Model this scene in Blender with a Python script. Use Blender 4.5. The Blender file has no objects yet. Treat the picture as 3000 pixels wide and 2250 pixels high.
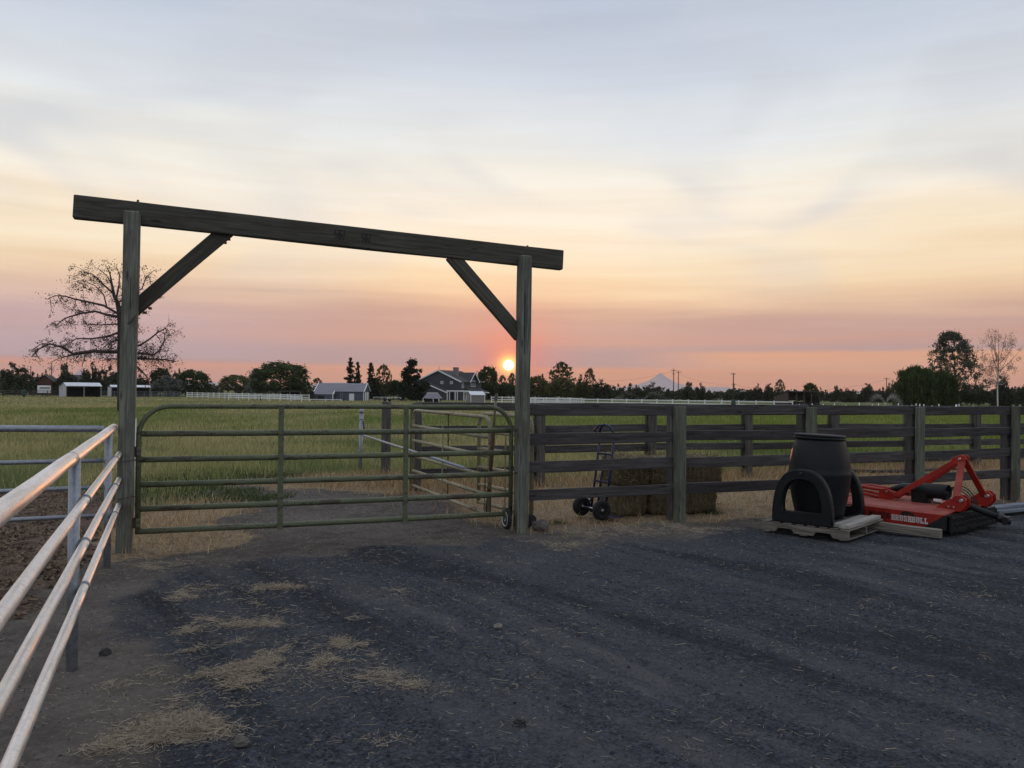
import bpy, bmesh, math, random
import numpy as np
from mathutils import Vector, Matrix, noise

random.seed(7)
RNG = np.random.default_rng(11)
R = math.radians
SC = bpy.context.scene
COL = SC.collection

# ------------------------------------------------------------------ camera
F_PX, CX, CY = 2427.0, 1500.0, 1125.0
EYE = Vector((0, 0, 1.6))
PITCH, ROLL = R(0.42), R(0.6)
_F = Vector((0, math.cos(PITCH), math.sin(PITCH)))
_U0 = Vector((0, -math.sin(PITCH), math.cos(PITCH)))
_R0 = Vector((1, 0, 0))
_R = _R0 * math.cos(ROLL) + _U0 * math.sin(ROLL)
_U = -_R0 * math.sin(ROLL) + _U0 * math.cos(ROLL)
cam_data = bpy.data.cameras.new('camera')
cam = bpy.data.objects.new('camera', cam_data)
COL.objects.link(cam)
cam.matrix_world = Matrix(((_R.x, _U.x, -_F.x, 0), (_R.y, _U.y, -_F.y, 0),
                           (_R.z, _U.z, -_F.z, EYE.z), (0, 0, 0, 1)))
cam_data.sensor_width = 36.0
cam_data.lens = 36.0 * F_PX / 3000.0
cam_data.clip_start = 0.05
cam_data.clip_end = 60000
SC.camera = cam
SC.view_settings.view_transform = 'Standard'
SC.view_settings.look = 'None'
SC.view_settings.exposure = 0.0
SC.view_settings.gamma = 1.0
SC.cycles.use_denoising = True
SC.cycles.max_bounces = 6
SC.cycles.transparent_max_bounces = 8

SUN_AZ, SUN_EL = R(-0.25), R(1.72)
SUN_DIR = Vector((math.sin(SUN_AZ) * math.cos(SUN_EL), math.cos(SUN_AZ) * math.cos(SUN_EL), math.sin(SUN_EL)))


def lin(c):
    return tuple(((v / 255.0) / 12.92 if v / 255.0 <= 0.04045 else ((v / 255.0 + 0.055) / 1.055) ** 2.4) for v in c)


class NT:
    """Thin wrapper for building node trees."""
    def __init__(self, tree):
        self.t = tree
        tree.nodes.clear()

    def n(self, typ, **kw):
        nd = self.t.nodes.new(typ)
        for k, v in kw.items():
            setattr(nd, k, v)
        return nd

    def l(self, a, b):
        self.t.links.new(a, b)

    def val(self, sock, v):
        if hasattr(v, 'is_output'):
            self.l(v, sock)
        elif isinstance(v, (tuple, list)) and len(v) == 3 and sock.type == 'RGBA':
            sock.default_value = (*v, 1)
        else:
            sock.default_value = v

    def math(self, op, a, b=0.0, c=None, clamp=False):
        nd = self.n('ShaderNodeMath', operation=op, use_clamp=clamp)
        self.val(nd.inputs[0], a)
        self.val(nd.inputs[1], b)
        if c is not None:
            self.val(nd.inputs[2], c)
        return nd.outputs[0]

    def vmath(self, op, a, b=None, scale=None):
        nd = self.n('ShaderNodeVectorMath', operation=op)
        self.val(nd.inputs[0], a)
        if b is not None:
            self.val(nd.inputs[1], b)
        if scale is not None:
            self.val(nd.inputs['Scale'], scale)
        return nd.outputs['Value'] if op in ('DOT_PRODUCT', 'LENGTH') else nd.outputs[0]

    def mix(self, fac, a, b, blend='MIX'):
        nd = self.n('ShaderNodeMix', data_type='RGBA', blend_type=blend)
        self.val(nd.inputs[0], fac)
        self.val(nd.inputs[6], a)
        self.val(nd.inputs[7], b)
        return nd.outputs[2]

    def ramp(self, fac, stops, interp='LINEAR'):
        nd = self.n('ShaderNodeValToRGB')
        cr = nd.color_ramp
        cr.interpolation = interp
        while len(cr.elements) < len(stops):
            cr.elements.new(0.5)
        for e, (p, c) in zip(cr.elements, stops):
            e.position = p
            if not isinstance(c, (tuple, list)):
                c = (c, c, c)
            e.color = (*c, 1)
        self.val(nd.inputs[0], fac)
        return nd.outputs[0]

    def noise(self, vec, scale, detail=4.0, rough=0.55, distort=0.0):
        nd = self.n('ShaderNodeTexNoise')
        if vec is not None:
            self.val(nd.inputs['Vector'], vec)
        nd.inputs['Scale'].default_value = scale
        nd.inputs['Detail'].default_value = detail
        nd.inputs['Roughness'].default_value = rough
        nd.inputs['Distortion'].default_value = distort
        return nd.outputs[0]

    def mapping(self, vec, scale=(1, 1, 1), loc=(0, 0, 0), rot=(0, 0, 0)):
        nd = self.n('ShaderNodeMapping')
        self.val(nd.inputs[0], vec)
        nd.inputs['Location'].default_value = loc
        nd.inputs['Rotation'].default_value = rot
        nd.inputs['Scale'].default_value = scale
        return nd.outputs[0]

    def smooth(self, v, lo, hi, a=0.0, b=1.0):
        nd = self.n('ShaderNodeMapRange', interpolation_type='SMOOTHSTEP')
        self.val(nd.inputs[0], v)
        nd.inputs[1].default_value = lo
        nd.inputs[2].default_value = hi
        nd.inputs[3].default_value = a
        nd.inputs[4].default_value = b
        return nd.outputs[0]


# ------------------------------------------------------------------ world: smoky sunset sky
def make_world():
    w = bpy.data.worlds.new('World')
    SC.world = w
    w.use_nodes = True
    t = NT(w.node_tree)
    d = t.vmath('NORMALIZE', t.n('ShaderNodeTexCoord').outputs['Generated'])
    sp = t.n('ShaderNodeSeparateXYZ')
    t.l(d, sp.inputs[0])
    x, y, z = sp.outputs
    el = t.math('MULTIPLY', t.math('ARCSINE', z), 180 / math.pi)
    az = t.math('MULTIPLY', t.math('ARCTAN2', x, y), 180 / math.pi)
    # smoke layers: noise in (azimuth, elevation) stretched far along the horizon
    cmb = t.n('ShaderNodeCombineXYZ')
    t.l(az, cmb.inputs[0])
    t.l(el, cmb.inputs[1])
    ae = cmb.outputs[0]
    n_wide = t.noise(t.mapping(ae, (0.028, 0.16, 1), (3.1, 0.7, 0), (0, 0, R(-4))), 1.0, 3.0, 0.5, 0.4)
    n_fine = t.noise(t.mapping(ae, (0.05, 0.8, 1), (9.0, 2.3, 0), (0, 0, R(1.0))), 1.0, 4.0, 0.55, 0.3)
    n_soft = t.noise(t.mapping(ae, (0.06, 0.13, 1), (1.7, 5.2, 0), (0, 0, R(10))), 1.0, 2.0, 0.5, 0.6)
    # warp of the elevation: strong high up, nil near the horizon where the layers are flat
    high = t.smooth(el, 3.0, 10.0)
    warp = t.math('MULTIPLY', t.math('SUBTRACT', n_wide, 0.5), 6.0)
    warp = t.math('MULTIPLY', warp, high)
    e2 = t.math('ADD', el, warp)
    edge = t.math('MULTIPLY', t.math('SUBTRACT', n_fine, 0.5), t.smooth(el, 2.2, 4.0, 0.2, 2.4))
    e2 = t.math('ADD', e2, edge)
    stops_deg = [
        (0.0, (255, 160, 106)), (0.9, (255, 166, 98)), (1.62, (255, 162, 98)), (1.76, (195, 156, 150)),
        (2.6, (188, 157, 156)), (3.5, (211, 161, 143)), (4.4, (204, 163, 151)), (5.2, (219, 178, 154)),
        (6.2, (240, 202, 165)), (7.5, (252, 221, 180)), (9.4, (254, 234, 202)), (11.8, (254, 241, 221)),
        (14.2, (246, 242, 230)), (17.0, (229, 233, 235)), (20.5, (210, 218, 229)), (25.0, (189, 199, 216)),
        (34.0, (188, 199, 220)), (50.0, (212, 220, 238)), (90.0, (235, 242, 255))]
    s = 90.0
    sky = t.ramp(t.math('DIVIDE', e2, s), [(e / s, lin(c)) for e, c in stops_deg])
    # the left of the sunset is pinker and greyer
    left = t.math('MULTIPLY', t.smooth(az, -8.0, -27.0), t.smooth(el, 9.0, 3.5))
    left = t.math('MULTIPLY', left, t.smooth(el, 1.6, 1.9))
    sky = t.mix(t.math('MULTIPLY', left, 0.7), sky, lin((206, 178, 182)))
    lowleft = t.math('MULTIPLY', t.smooth(az, -5.0, -25.0), t.smooth(el, 1.8, 1.5))
    sky = t.mix(t.math('MULTIPLY', lowleft, 0.5), sky, lin((230, 160, 146)))
    # orange strip returning at the right, between two and three degrees
    rb = t.math('MULTIPLY', t.smooth(az, 6.0, 16.0), t.math('MULTIPLY', t.smooth(e2, 1.0, 1.8), t.smooth(e2, 2.9, 2.5)))
    sky = t.mix(t.math('MULTIPLY', rb, 0.85), sky, lin((248, 176, 126)))
    # blue-grey breaks in the smoke, higher up
    br = t.math('MULTIPLY', t.smooth(n_soft, 0.45, 0.72), t.smooth(el, 4.5, 10.0))
    sky = t.mix(t.math('MULTIPLY', br, 0.6), sky, lin((202, 207, 216)))
    # fine layering
    lay = t.math('MULTIPLY_ADD', t.math('SUBTRACT', n_fine, 0.5), 0.22, 1.0)
    sky = t.mix(1.0, sky, lay, 'MULTIPLY')
    # glow round the sun and its disc
    cosang = t.vmath('DOT_PRODUCT', d, tuple(SUN_DIR))
    ang = t.math('MULTIPLY', t.math('ARCCOSINE', t.math('MINIMUM', cosang, 0.9999999)), 180 / math.pi)
    g1 = t.math('EXPONENT', t.math('DIVIDE', t.math('POWER', ang, 1.3), -2.9))
    sky = t.mix(t.math('MULTIPLY', g1, 0.85), sky, (1.15, 0.16, 0.075))
    g2 = t.math('EXPONENT', t.math('DIVIDE', t.math('POWER', ang, 1.7), -0.8))
    g2 = t.math('MULTIPLY', g2, t.smooth(el, 2.4, 1.5, 0.55, 1.0))
    sky = t.mix(g2, sky, (1.8, 0.72, 0.1))
    g3 = t.math('EXPONENT', t.math('MULTIPLY', t.math('POWER', ang, 2.0), -4.2))
    sky = t.mix(g3, sky, (3.4, 2.0, 0.42))
    disc = t.smooth(ang, 0.38, 0.24)
    sky = t.mix(disc, sky, (12.0, 10.5, 7.0))
    # far side of the sky (behind the camera), a bright smoky dusk
    back = t.smooth(y, 0.15, -0.45)
    sky = t.mix(back, sky, BACK_SKY)
    # a share of physical sky on top, low sun
    ns = t.n('ShaderNodeTexSky')
    ns.sky_type = 'NISHITA'
    ns.sun_disc = False
    ns.sun_elevation = SUN_EL
    ns.sun_rotation = SUN_AZ
    ns.dust_density = 4.0
    bg1 = t.n('ShaderNodeBackground')
    t.l(sky, bg1.inputs[0])
    bg1.inputs[1].default_value = 1.0
    bg2 = t.n('ShaderNodeBackground')
    t.l(ns.outputs[0], bg2.inputs[0])
    bg2.inputs[1].default_value = 0.008
    ad = t.n('ShaderNodeAddShader')
    t.l(bg1.outputs[0], ad.inputs[0])
    t.l(bg2.outputs[0], ad.inputs[1])
    out = t.n('ShaderNodeOutputWorld')
    t.l(ad.outputs[0], out.inputs[0])


BACK_SKY = (0.50, 0.53, 0.60)
make_world()

sun_data = bpy.data.lights.new('sun', 'SUN')
sun_data.energy = 0.6
sun_data.angle = R(0.5)
sun_data.color = (1.0, 0.42, 0.18)
sun = bpy.data.objects.new('sun', sun_data)
COL.objects.link(sun)
sun.rotation_euler = SUN_DIR.to_track_quat('Z', 'Y').to_euler()


# ------------------------------------------------------------------ helpers: space
def P(px, py, d):
    """World point seen at photo pixel (px, py) at depth d along the view axis."""
    return EYE + d * (_F + _R * ((px - CX) / F_PX) + _U * ((CY - py) / F_PX))


def sstep(v, lo, hi):
    t = min(1.0, max(0.0, (v - lo) / (hi - lo)))
    return t * t * (3 - 2 * t)


def tz(x, y):
    """Height of the terrain: level yard, the pasture falls away gently."""
    r = math.hypot(x, y)
    return -0.9 * sstep(r, 25, 140)


def tz_np(x, y):
    r = np.hypot(x, y)
    t = np.clip((r - 25) / 115.0, 0, 1)
    return -0.9 * t * t * (3 - 2 * t)


def G(px, py):
    """Point of the level yard seen at a photo pixel."""
    v = P(px, py, 1.0) - EYE
    k = -EYE.z / v.z
    return EYE + v * k


def at(px, d):
    """Terrain point in direction px at depth d."""
    p = P(px, 1143, d)
    return Vector((p.x, p.y, tz(p.x, p.y)))


# ------------------------------------------------------------------ helpers: meshes
class MB:
    def __init__(self):
        self.v, self.f, self.s = [], [], []

    def add(self, vs, fs, smooth=False):
        o = len(self.v)
        self.v += [tuple(p) for p in vs]
        self.f += [tuple(i + o for i in q) for q in fs]
        self.s += [smooth] * len(fs)
        return self

    def box(self, x0, x1, y0, y1, z0, z1, M=None):
        vs = [Vector((x, y, z)) for z in (z0, z1) for y in (y0, y1) for x in (x0, x1)]
        if M is not None:
            vs = [M @ p for p in vs]
        return self.add(vs, [(0, 2, 3, 1), (4, 5, 7, 6), (0, 1, 5, 4), (2, 6, 7, 3), (0, 4, 6, 2), (1, 3, 7, 5)])

    def bar(self, p0, p1, w, h, up=(0, 0, 1)):
        M, L = frame(p0, p1, up)
        return self.box(-L / 2, L / 2, -w / 2, w / 2, -h / 2, h / 2, M)

    def tube(self, pts, r, n=8, caps=True):
        pts = [Vector(p) for p in pts]
        rs = r if isinstance(r, (list, tuple)) else [r] * len(pts)
        ref = None
        rings = []
        for i, p in enumerate(pts):
            a = pts[max(i - 1, 0)]
            b = pts[min(i + 1, len(pts) - 1)]
            tg = (b - a)
            tg = tg.normalized() if tg.length > 1e-9 else Vector((0, 0, 1))
            if ref is None:
                ref = tg.orthogonal().normalized()
            else:
                ref = (ref - tg * ref.dot(tg))
                ref = ref.normalized() if ref.length > 1e-6 else tg.orthogonal().normalized()
            bn = tg.cross(ref)
            rings.append([p + (ref * math.cos(2 * math.pi * k / n) + bn * math.sin(2 * math.pi * k / n)) * rs[i] for k in range(n)])
        o = len(self.v)
        for rg in rings:
            self.v += [tuple(q) for q in rg]
        for i in range(len(rings) - 1):
            for k in range(n):
                a = o + i * n + k
                b = o + i * n + (k + 1) % n
                self.f.append((a, b, b + n, a + n))
                self.s.append(True)
        if caps:
            self.f.append(tuple(o + k for k in reversed(range(n))))
            self.f.append(tuple(o + (len(rings) - 1) * n + k for k in range(n)))
            self.s += [False, False]
        return self

    def lathe(self, prof, n=24, M=None, caps=True):
        o = len(self.v)
        for r, z in prof:
            for k in range(n):
                p = Vector((r * math.cos(2 * math.pi * k / n), r * math.sin(2 * math.pi * k / n), z))
                self.v.append(tuple(M @ p if M is not None else p))
        for i in range(len(prof) - 1):
            for k in range(n):
                a = o + i * n + k
                b = o + i * n + (k + 1) % n
                self.f.append((a, b, b + n, a + n))
                self.s.append(True)
        if caps:
            self.f.append(tuple(o + k for k in reversed(range(n))))
            self.f.append(tuple(o + (len(prof) - 1) * n + k for k in range(n)))
            self.s += [False, False]
        return self

    def prism(self, poly, h0, h1, M=None):
        """Polygon in XZ extruded along Y from h0 to h1 (counter-clockwise seen from -Y)."""
        n = len(poly)
        vs = [Vector((p[0], h0, p[1])) for p in poly] + [Vector((p[0], h1, p[1])) for p in poly]
        if M is not None:
            vs = [M @ q for q in vs]
        fs = [tuple(range(n)), tuple(reversed(range(n, 2 * n)))]
        fs += [(i, i + n, (i + 1) % n + n, (i + 1) % n) for i in range(n)]
        return self.add(vs, fs)

    def build(self, name, mat, parent=None, M=None, bevel=0.0, segs=1, loc=None):
        me = bpy.data.meshes.new(name)
        me.from_pydata(self.v, [], self.f)
        me.polygons.foreach_set('use_smooth', self.s)
        me.validate()
        if bevel > 0 or True:
            bm = bmesh.new()
            bm.from_mesh(me)
            bmesh.ops.recalc_face_normals(bm, faces=bm.faces)
            if bevel > 0:
                es = [e for e in bm.edges if len(e.link_faces) == 2 and e.calc_face_angle(0) > 0.6]
                bmesh.ops.bevel(bm, geom=es, offset=bevel, segments=segs, affect='EDGES', clamp_overlap=True)
            bm.to_mesh(me)
            bm.free()
        return link(name, me, mat, parent, M, loc)


def link(name, me, mat, parent=None, M=None, loc=None):
    o = bpy.data.objects.new(name, me)
    COL.objects.link(o)
    if mat is not None:
        me.materials.append(mat)
    if M is not None:
        o.matrix_basis = M
    if loc is not None:
        o.location = loc
    if parent is not None:
        o.parent = parent
    return o


def frame(p0, p1, up=(0, 0, 1)):
    p0, p1 = Vector(p0), Vector(p1)
    x = (p1 - p0)
    L = x.length
    x.normalize()
    z = Vector(up)
    if abs(z.normalized().dot(x)) > 0.98:
        z = Vector((0, 1, 0))
    yv = z.cross(x).normalized()
    z = x.cross(yv)
    c = (p0 + p1) / 2
    return Matrix(((x.x, yv.x, z.x, c.x), (x.y, yv.y, z.y, c.y), (x.z, yv.z, z.z, c.z), (0, 0, 0, 1))), L


def rough_box(L, w, h, amp=0.004, seed=0, nx=None):
    """A sawn timber along X: many cross-sections with slightly wandering faces."""
    mb = MB()
    nx = nx or max(4, int(L / 0.18))
    rings = []
    for i in range(nx + 1):
        x = -L / 2 + L * i / nx
        ring = []
        for sy, sz in ((-1, -1), (1, -1), (1, 1), (-1, 1)):
            n1 = noise.noise(Vector((x * 1.3, seed * 3.7 + sy, sz * 2.1))) * amp * 2
            n2 = noise.noise(Vector((x * 1.1 + 40, seed * 2.9 + sy, sz * 1.7))) * amp * 2
            ring.append((x, sy * w / 2 + n1, sz * h / 2 + n2))
        rings.append(ring)
    vs = [p for r_ in rings for p in r_]
    fs = [(0, 3, 2, 1), tuple(nx * 4 + k for k in range(4))]
    for i in range(nx):
        for k in range(4):
            a, b = i * 4 + k, i * 4 + (k + 1) % 4
            fs.append((a, b, b + 4, a + 4))
    mb.add(vs, fs)
    return mb


def timber(name, p0, p1, w, h, mat, parent=None, up=(0, 0, 1), bevel=0.006, amp=0.004, seed=None):
    """Board or post from p0 to p1 (world), its own mesh with grain along local X."""
    M, L = frame(p0, p1, up)
    if parent is not None:
        M = Matrix.Translation(-parent.location) @ M
    sd = random.random() * 50 if seed is None else seed
    o = rough_box(L, w, h, amp, sd).build(name, mat, parent, M, bevel)
    return o


def thing(name, loc=(0, 0, 0), rz=0.0, label=None, cat=None, group=None):
    o = bpy.data.objects.new(name, None)
    o.empty_display_size = 0.2
    COL.objects.link(o)
    o.location = loc
    o.rotation_euler = (0, 0, rz)
    tag(o, label, cat, group)
    return o


def tag(o, label=None, cat=None, group=None, kind=None):
    if label:
        o['label'] = label
    if cat:
        o['category'] = cat
    if group:
        o['group'] = group
    if kind:
        o['kind'] = kind
    return o


def copy_tree(o, parent=None):
    c = o.copy()
    COL.objects.link(c)
    c.parent = parent
    for ch in list(o.children):
        copy_tree(ch, c)
    return c


def np_mesh(name, verts, quads=None, tris=None, attrs=None, smooth=False):
    """Fast mesh from numpy arrays; attrs = {name: (domain, kind, array)}."""
    me = bpy.data.meshes.new(name)
    me.vertices.add(len(verts))
    me.vertices.foreach_set('co', np.asarray(verts, dtype=np.float32).ravel())
    arr = quads if quads is not None else tris
    k = arr.shape[1]
    n = len(arr)
    me.loops.add(n * k)
    me.loops.foreach_set('vertex_index', arr.astype(np.int32).ravel())
    me.polygons.add(n)
    me.polygons.foreach_set('loop_start', np.arange(0, n * k, k, dtype=np.int32))
    try:
        me.polygons.foreach_set('loop_total', np.full(n, k, dtype=np.int32))
    except Exception:
        pass
    if smooth:
        me.polygons.foreach_set('use_smooth', np.ones(n, dtype=bool))
    me.update(calc_edges=True)
    for an, (dom, kind, a) in (attrs or {}).items():
        at_ = me.attributes.new(an, kind, dom)
        if kind == 'FLOAT':
            at_.data.foreach_set('value', np.asarray(a, dtype=np.float32).ravel())
        else:
            at_.data.foreach_set('color', np.asarray(a, dtype=np.float32).ravel())
    return me


# ------------------------------------------------------------------ materials
def new_mat(name):
    m = bpy.data.materials.new(name)
    m.use_nodes = True
    t = NT(m.node_tree)
    b = t.n('ShaderNodeBsdfPrincipled')
    out = t.n('ShaderNodeOutputMaterial')
    t.l(b.outputs[0], out.inputs[0])
    return m, t, b, out


def m_plain(name, col, rough=0.6, metal=0.0, vary=0.25, scale=6.0, bump=0.0, spec=0.5):
    m, t, b, _ = new_mat(name)
    oc = t.n('ShaderNodeTexCoord').outputs['Object']
    n = t.noise(oc, scale, 5.0, 0.6)
    n2 = t.noise(oc, scale * 7, 3.0, 0.6)
    k = t.math('ADD', t.math('MULTIPLY', n, 0.7), t.math('MULTIPLY', n2, 0.3))
    c = t.mix(t.smooth(k, 0.3, 0.7), tuple(v * (1 - vary) for v in col), tuple(min(1, v * (1 + vary)) for v in col))
    t.l(c, b.inputs['Base Color'])
    b.inputs['Metallic'].default_value = metal
    t.l(t.smooth(n2, 0.2, 0.8, max(0, rough - 0.12), min(1, rough + 0.12)), b.inputs['Roughness'])
    b.inputs['Specular IOR Level'].default_value = spec
    if bump:
        bp = t.n('ShaderNodeBump')
        bp.inputs['Strength'].default_value = bump
        bp.inputs['Distance'].default_value = 0.01
        t.l(n2, bp.inputs['Height'])
        t.l(bp.outputs[0], b.inputs['Normal'])
    return m


def m_wood(name, dark, light, blotch=None, rough=0.85, grain=(2.0, 38, 38), knots=True):
    m, t, b, _ = new_mat(name)
    oc = t.n('ShaderNodeTexCoord').outputs['Object']
    oi = t.n('ShaderNodeObjectInfo')
    v = t.vmath('ADD', oc, t.vmath('SCALE', (13.1, 7.7, 5.3), None, oi.outputs['Random']))
    g = t.noise(t.mapping(v, grain), 1.0, 5.0, 0.65, 0.6)
    big = t.noise(t.mapping(v, (1.2, 4, 4)), 1.0, 4.0, 0.6)
    col = t.mix(t.smooth(g, 0.3, 0.72), dark, light)
    if blotch is not None:
        col = t.mix(t.smooth(big, 0.5, 0.68), col, blotch)
    # weather checks: thin dark cracks along the grain
    cr = t.noise(t.mapping(v, (0.9, 55, 55), (5, 2, 1)), 1.0, 3.0, 0.7, 0.3)
    crack = t.smooth(cr, 0.36, 0.28)
    col = t.mix(t.math('MULTIPLY', crack, 0.75), col, tuple(c * 0.3 for c in dark))
    if knots:
        vo = t.n('ShaderNodeTexVoronoi')
        t.l(t.mapping(v, (2.2, 9, 9)), vo.inputs['Vector'])
        vo.inputs['Scale'].default_value = 1.0
        kn = t.smooth(vo.outputs['Distance'], 0.16, 0.06)
        col = t.mix(t.math('MULTIPLY', kn, 0.7), col, tuple(c * 0.35 for c in dark))
    var = t.smooth(oi.outputs['Random'], 0, 1, 0.78, 1.2)
    col = t.mix(1.0, col, var, 'MULTIPLY')
    t.l(col, b.inputs['Base Color'])
    b.inputs['Roughness'].default_value = rough
    b.inputs['Specular IOR Level'].default_value = 0.25
    bp = t.n('ShaderNodeBump')
    bp.inputs['Strength'].default_value = 0.6
    bp.inputs['Distance'].default_value = 0.006
    t.l(t.math('SUBTRACT', g, t.math('MULTIPLY', crack, 0.8)), bp.inputs['Height'])
    t.l(bp.outputs[0], b.inputs['Normal'])
    return m


def m_galv(name, col=(0.5, 0.53, 0.57)):
    m, t, b, _ = new_mat(name)
    oc = t.n('ShaderNodeTexCoord').outputs['Object']
    vo = t.n('ShaderNodeTexVoronoi')
    t.l(oc, vo.inputs['Vector'])
    vo.inputs['Scale'].default_value = 60.0
    sp = t.n('ShaderNodeSeparateColor')
    t.l(vo.outputs['Color'], sp.inputs[0])
    # long streaks of runoff along the pipes plus spangle
    n = t.noise(t.mapping(t.mapping(oc, rot=(0, 0, R(-22.5))), (26, 1.1, 26)), 1.0, 5.0, 0.65, 0.4)
    n2 = t.noise(oc, 30.0, 4.0, 0.6)
    c = t.mix(t.smooth(n, 0.3, 0.7), tuple(v * 0.78 for v in col), tuple(v * 1.1 for v in col))
    c = t.mix(1.0, c, t.smooth(sp.outputs[0], 0, 1, 0.93, 1.05), 'MULTIPLY')
    c = t.mix(t.smooth(n2, 0.62, 0.72, 0, 0.45), c, tuple(v * 0.55 for v in col))
    t.l(c, b.inputs['Base Color'])
    b.inputs['Metallic'].default_value = 0.8
    t.l(t.smooth(n, 0.3, 0.7, 0.38, 0.6), b.inputs['Roughness'])
    bp = t.n('ShaderNodeBump')
    bp.inputs['Strength'].default_value = 0.1
    bp.inputs['Distance'].default_value = 0.003
    t.l(n2, bp.inputs['Height'])
    t.l(bp.outputs[0], b.inputs['Normal'])
    return m


def m_gate(name, paint, rust, cover=0.5):
    """Old gate paint with dull patches and rust at the joints."""
    m, t, b, _ = new_mat(name)
    oc = t.n('ShaderNodeTexCoord').outputs['Object']
    n = t.noise(t.mapping(oc, (3, 14, 14)), 1.0, 5.0, 0.65)
    n2 = t.noise(oc, 55.0, 4.0, 0.6)
    c = t.mix(t.smooth(n, 0.3, 0.7), tuple(v * 0.7 for v in paint), tuple(v * 1.25 for v in paint))
    r_ = t.smooth(t.math('ADD', n, t.math('MULTIPLY', n2, 0.35)), cover + 0.28, cover + 0.40)
    c = t.mix(r_, c, rust)
    sp = t.smooth(n2, 0.62, 0.7)
    c = t.mix(t.math('MULTIPLY', sp, 0.6), c, tuple(v * 0.3 for v in paint))
    t.l(c, b.inputs['Base Color'])
    t.l(t.smooth(n2, 0.3, 0.7, 0.42, 0.7), b.inputs['Roughness'])
    return m


def m_leaf(name, dark, light, trans=0.25):
    m = bpy.data.materials.new(name)
    m.use_nodes = True
    t = NT(m.node_tree)
    geo = t.n('ShaderNodeNewGeometry')
    oi = t.n('ShaderNodeObjectInfo')
    c = t.mix(geo.outputs['Random Per Island'], dark, light)
    c = t.mix(1.0, c, t.smooth(oi.outputs['Random'], 0, 1, 0.75, 1.25), 'MULTIPLY')
    df = t.n('ShaderNodeBsdfDiffuse')
    t.l(c, df.inputs[0])
    tr = t.n('ShaderNodeBsdfTranslucent')
    t.l(c, tr.inputs[0])
    mx = t.n('ShaderNodeMixShader')
    mx.inputs[0].default_value = trans
    t.l(df.outputs[0], mx.inputs[1])
    t.l(tr.outputs[0], mx.inputs[2])
    out = t.n('ShaderNodeOutputMaterial')
    t.l(mx.outputs[0], out.inputs[0])
    return m


def m_attr(name, attr='tint', rough=0.9, trans=0.0):
    m = bpy.data.materials.new(name)
    m.use_nodes = True
    t = NT(m.node_tree)
    a = t.n('ShaderNodeAttribute')
    a.attribute_name = attr
    df = t.n('ShaderNodeBsdfDiffuse')
    t.l(a.outputs['Color'], df.inputs[0])
    sh = df.outputs[0]
    if trans:
        tr = t.n('ShaderNodeBsdfTranslucent')
        t.l(a.outputs['Color'], tr.inputs[0])
        mx = t.n('ShaderNodeMixShader')
        mx.inputs[0].default_value = trans
        t.l(df.outputs[0], mx.inputs[1])
        t.l(tr.outputs[0], mx.inputs[2])
        sh = mx.outputs[0]
    out = t.n('ShaderNodeOutputMaterial')
    t.l(sh, out.inputs[0])
    return m


M = {}
M['arch_post'] = m_wood('weathered_green_grey_post', (0.085, 0.092, 0.076), (0.25, 0.26, 0.215), (0.11, 0.102, 0.08))
M['arch_beam'] = m_wood('dark_weathered_beam', (0.052, 0.049, 0.04), (0.115, 0.11, 0.092), (0.066, 0.06, 0.048))
M['board'] = m_wood('dark_fence_board', (0.04, 0.037, 0.038), (0.098, 0.093, 0.094), (0.055, 0.048, 0.045))
M['fascia'] = m_wood('mossy_fence_plank', (0.085, 0.092, 0.07), (0.185, 0.195, 0.15), (0.09, 0.085, 0.065))
M['old_post'] = m_wood('old_fence_post', (0.05, 0.047, 0.045), (0.13, 0.125, 0.115), (0.075, 0.065, 0.055))
M['pallet'] = m_wood('pallet_wood', (0.10, 0.09, 0.075), (0.27, 0.245, 0.205), (0.14, 0.12, 0.095))
M['plank'] = m_wood('grey_lumber', (0.2, 0.19, 0.17), (0.42, 0.40, 0.36), (0.26, 0.235, 0.2))
M['plank_blue'] = m_wood('bluish_weathered_board', (0.13, 0.15, 0.19), (0.28, 0.31, 0.36), None, knots=False)
M['galv'] = m_galv('galvanised_pipe', (0.84, 0.79, 0.74))
M['galv_dull'] = m_galv('galvanised_post', (0.33, 0.36, 0.4))
M['gate_green'] = m_gate('old_green_gate_paint', (0.115, 0.135, 0.072), (0.06, 0.05, 0.038), 0.42)
M['gate_tan'] = m_gate('sun_faded_gate_paint', (0.27, 0.255, 0.155), (0.10, 0.05, 0.03), 0.44)
M['rust'] = m_plain('rusty_steel', (0.10, 0.05, 0.032), 0.8, 0.2, 0.4, 14, 0.3)
M['steel_dark'] = m_plain('dark_steel', (0.035, 0.035, 0.038), 0.45, 0.6, 0.3, 12)
M['steel_bright'] = m_plain('zinc_bolt', (0.55, 0.55, 0.55), 0.35, 0.9, 0.2, 20)
M['rubber'] = m_plain('black_rubber', (0.013, 0.013, 0.014), 0.8, 0, 0.3, 20, 0.2)
M['white_rim'] = m_plain('white_painted_rim', (0.7, 0.7, 0.72), 0.5, 0, 0.15, 15)
M['black_plastic'] = m_plain('black_plastic', (0.008, 0.009, 0.011), 0.55, 0, 0.45, 5.5, 0.2, 0.25)
M['blue_paint'] = m_plain('blue_paint', (0.012, 0.02, 0.058), 0.45, 0.1, 0.25, 14)
M['red_paint'] = m_plain('red_paint', (0.36, 0.026, 0.016), 0.42, 0.0, 0.3, 7, 0.05)
M['black_paint'] = m_plain('black_paint', (0.012, 0.012, 0.013), 0.4, 0.2, 0.3, 9)
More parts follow.
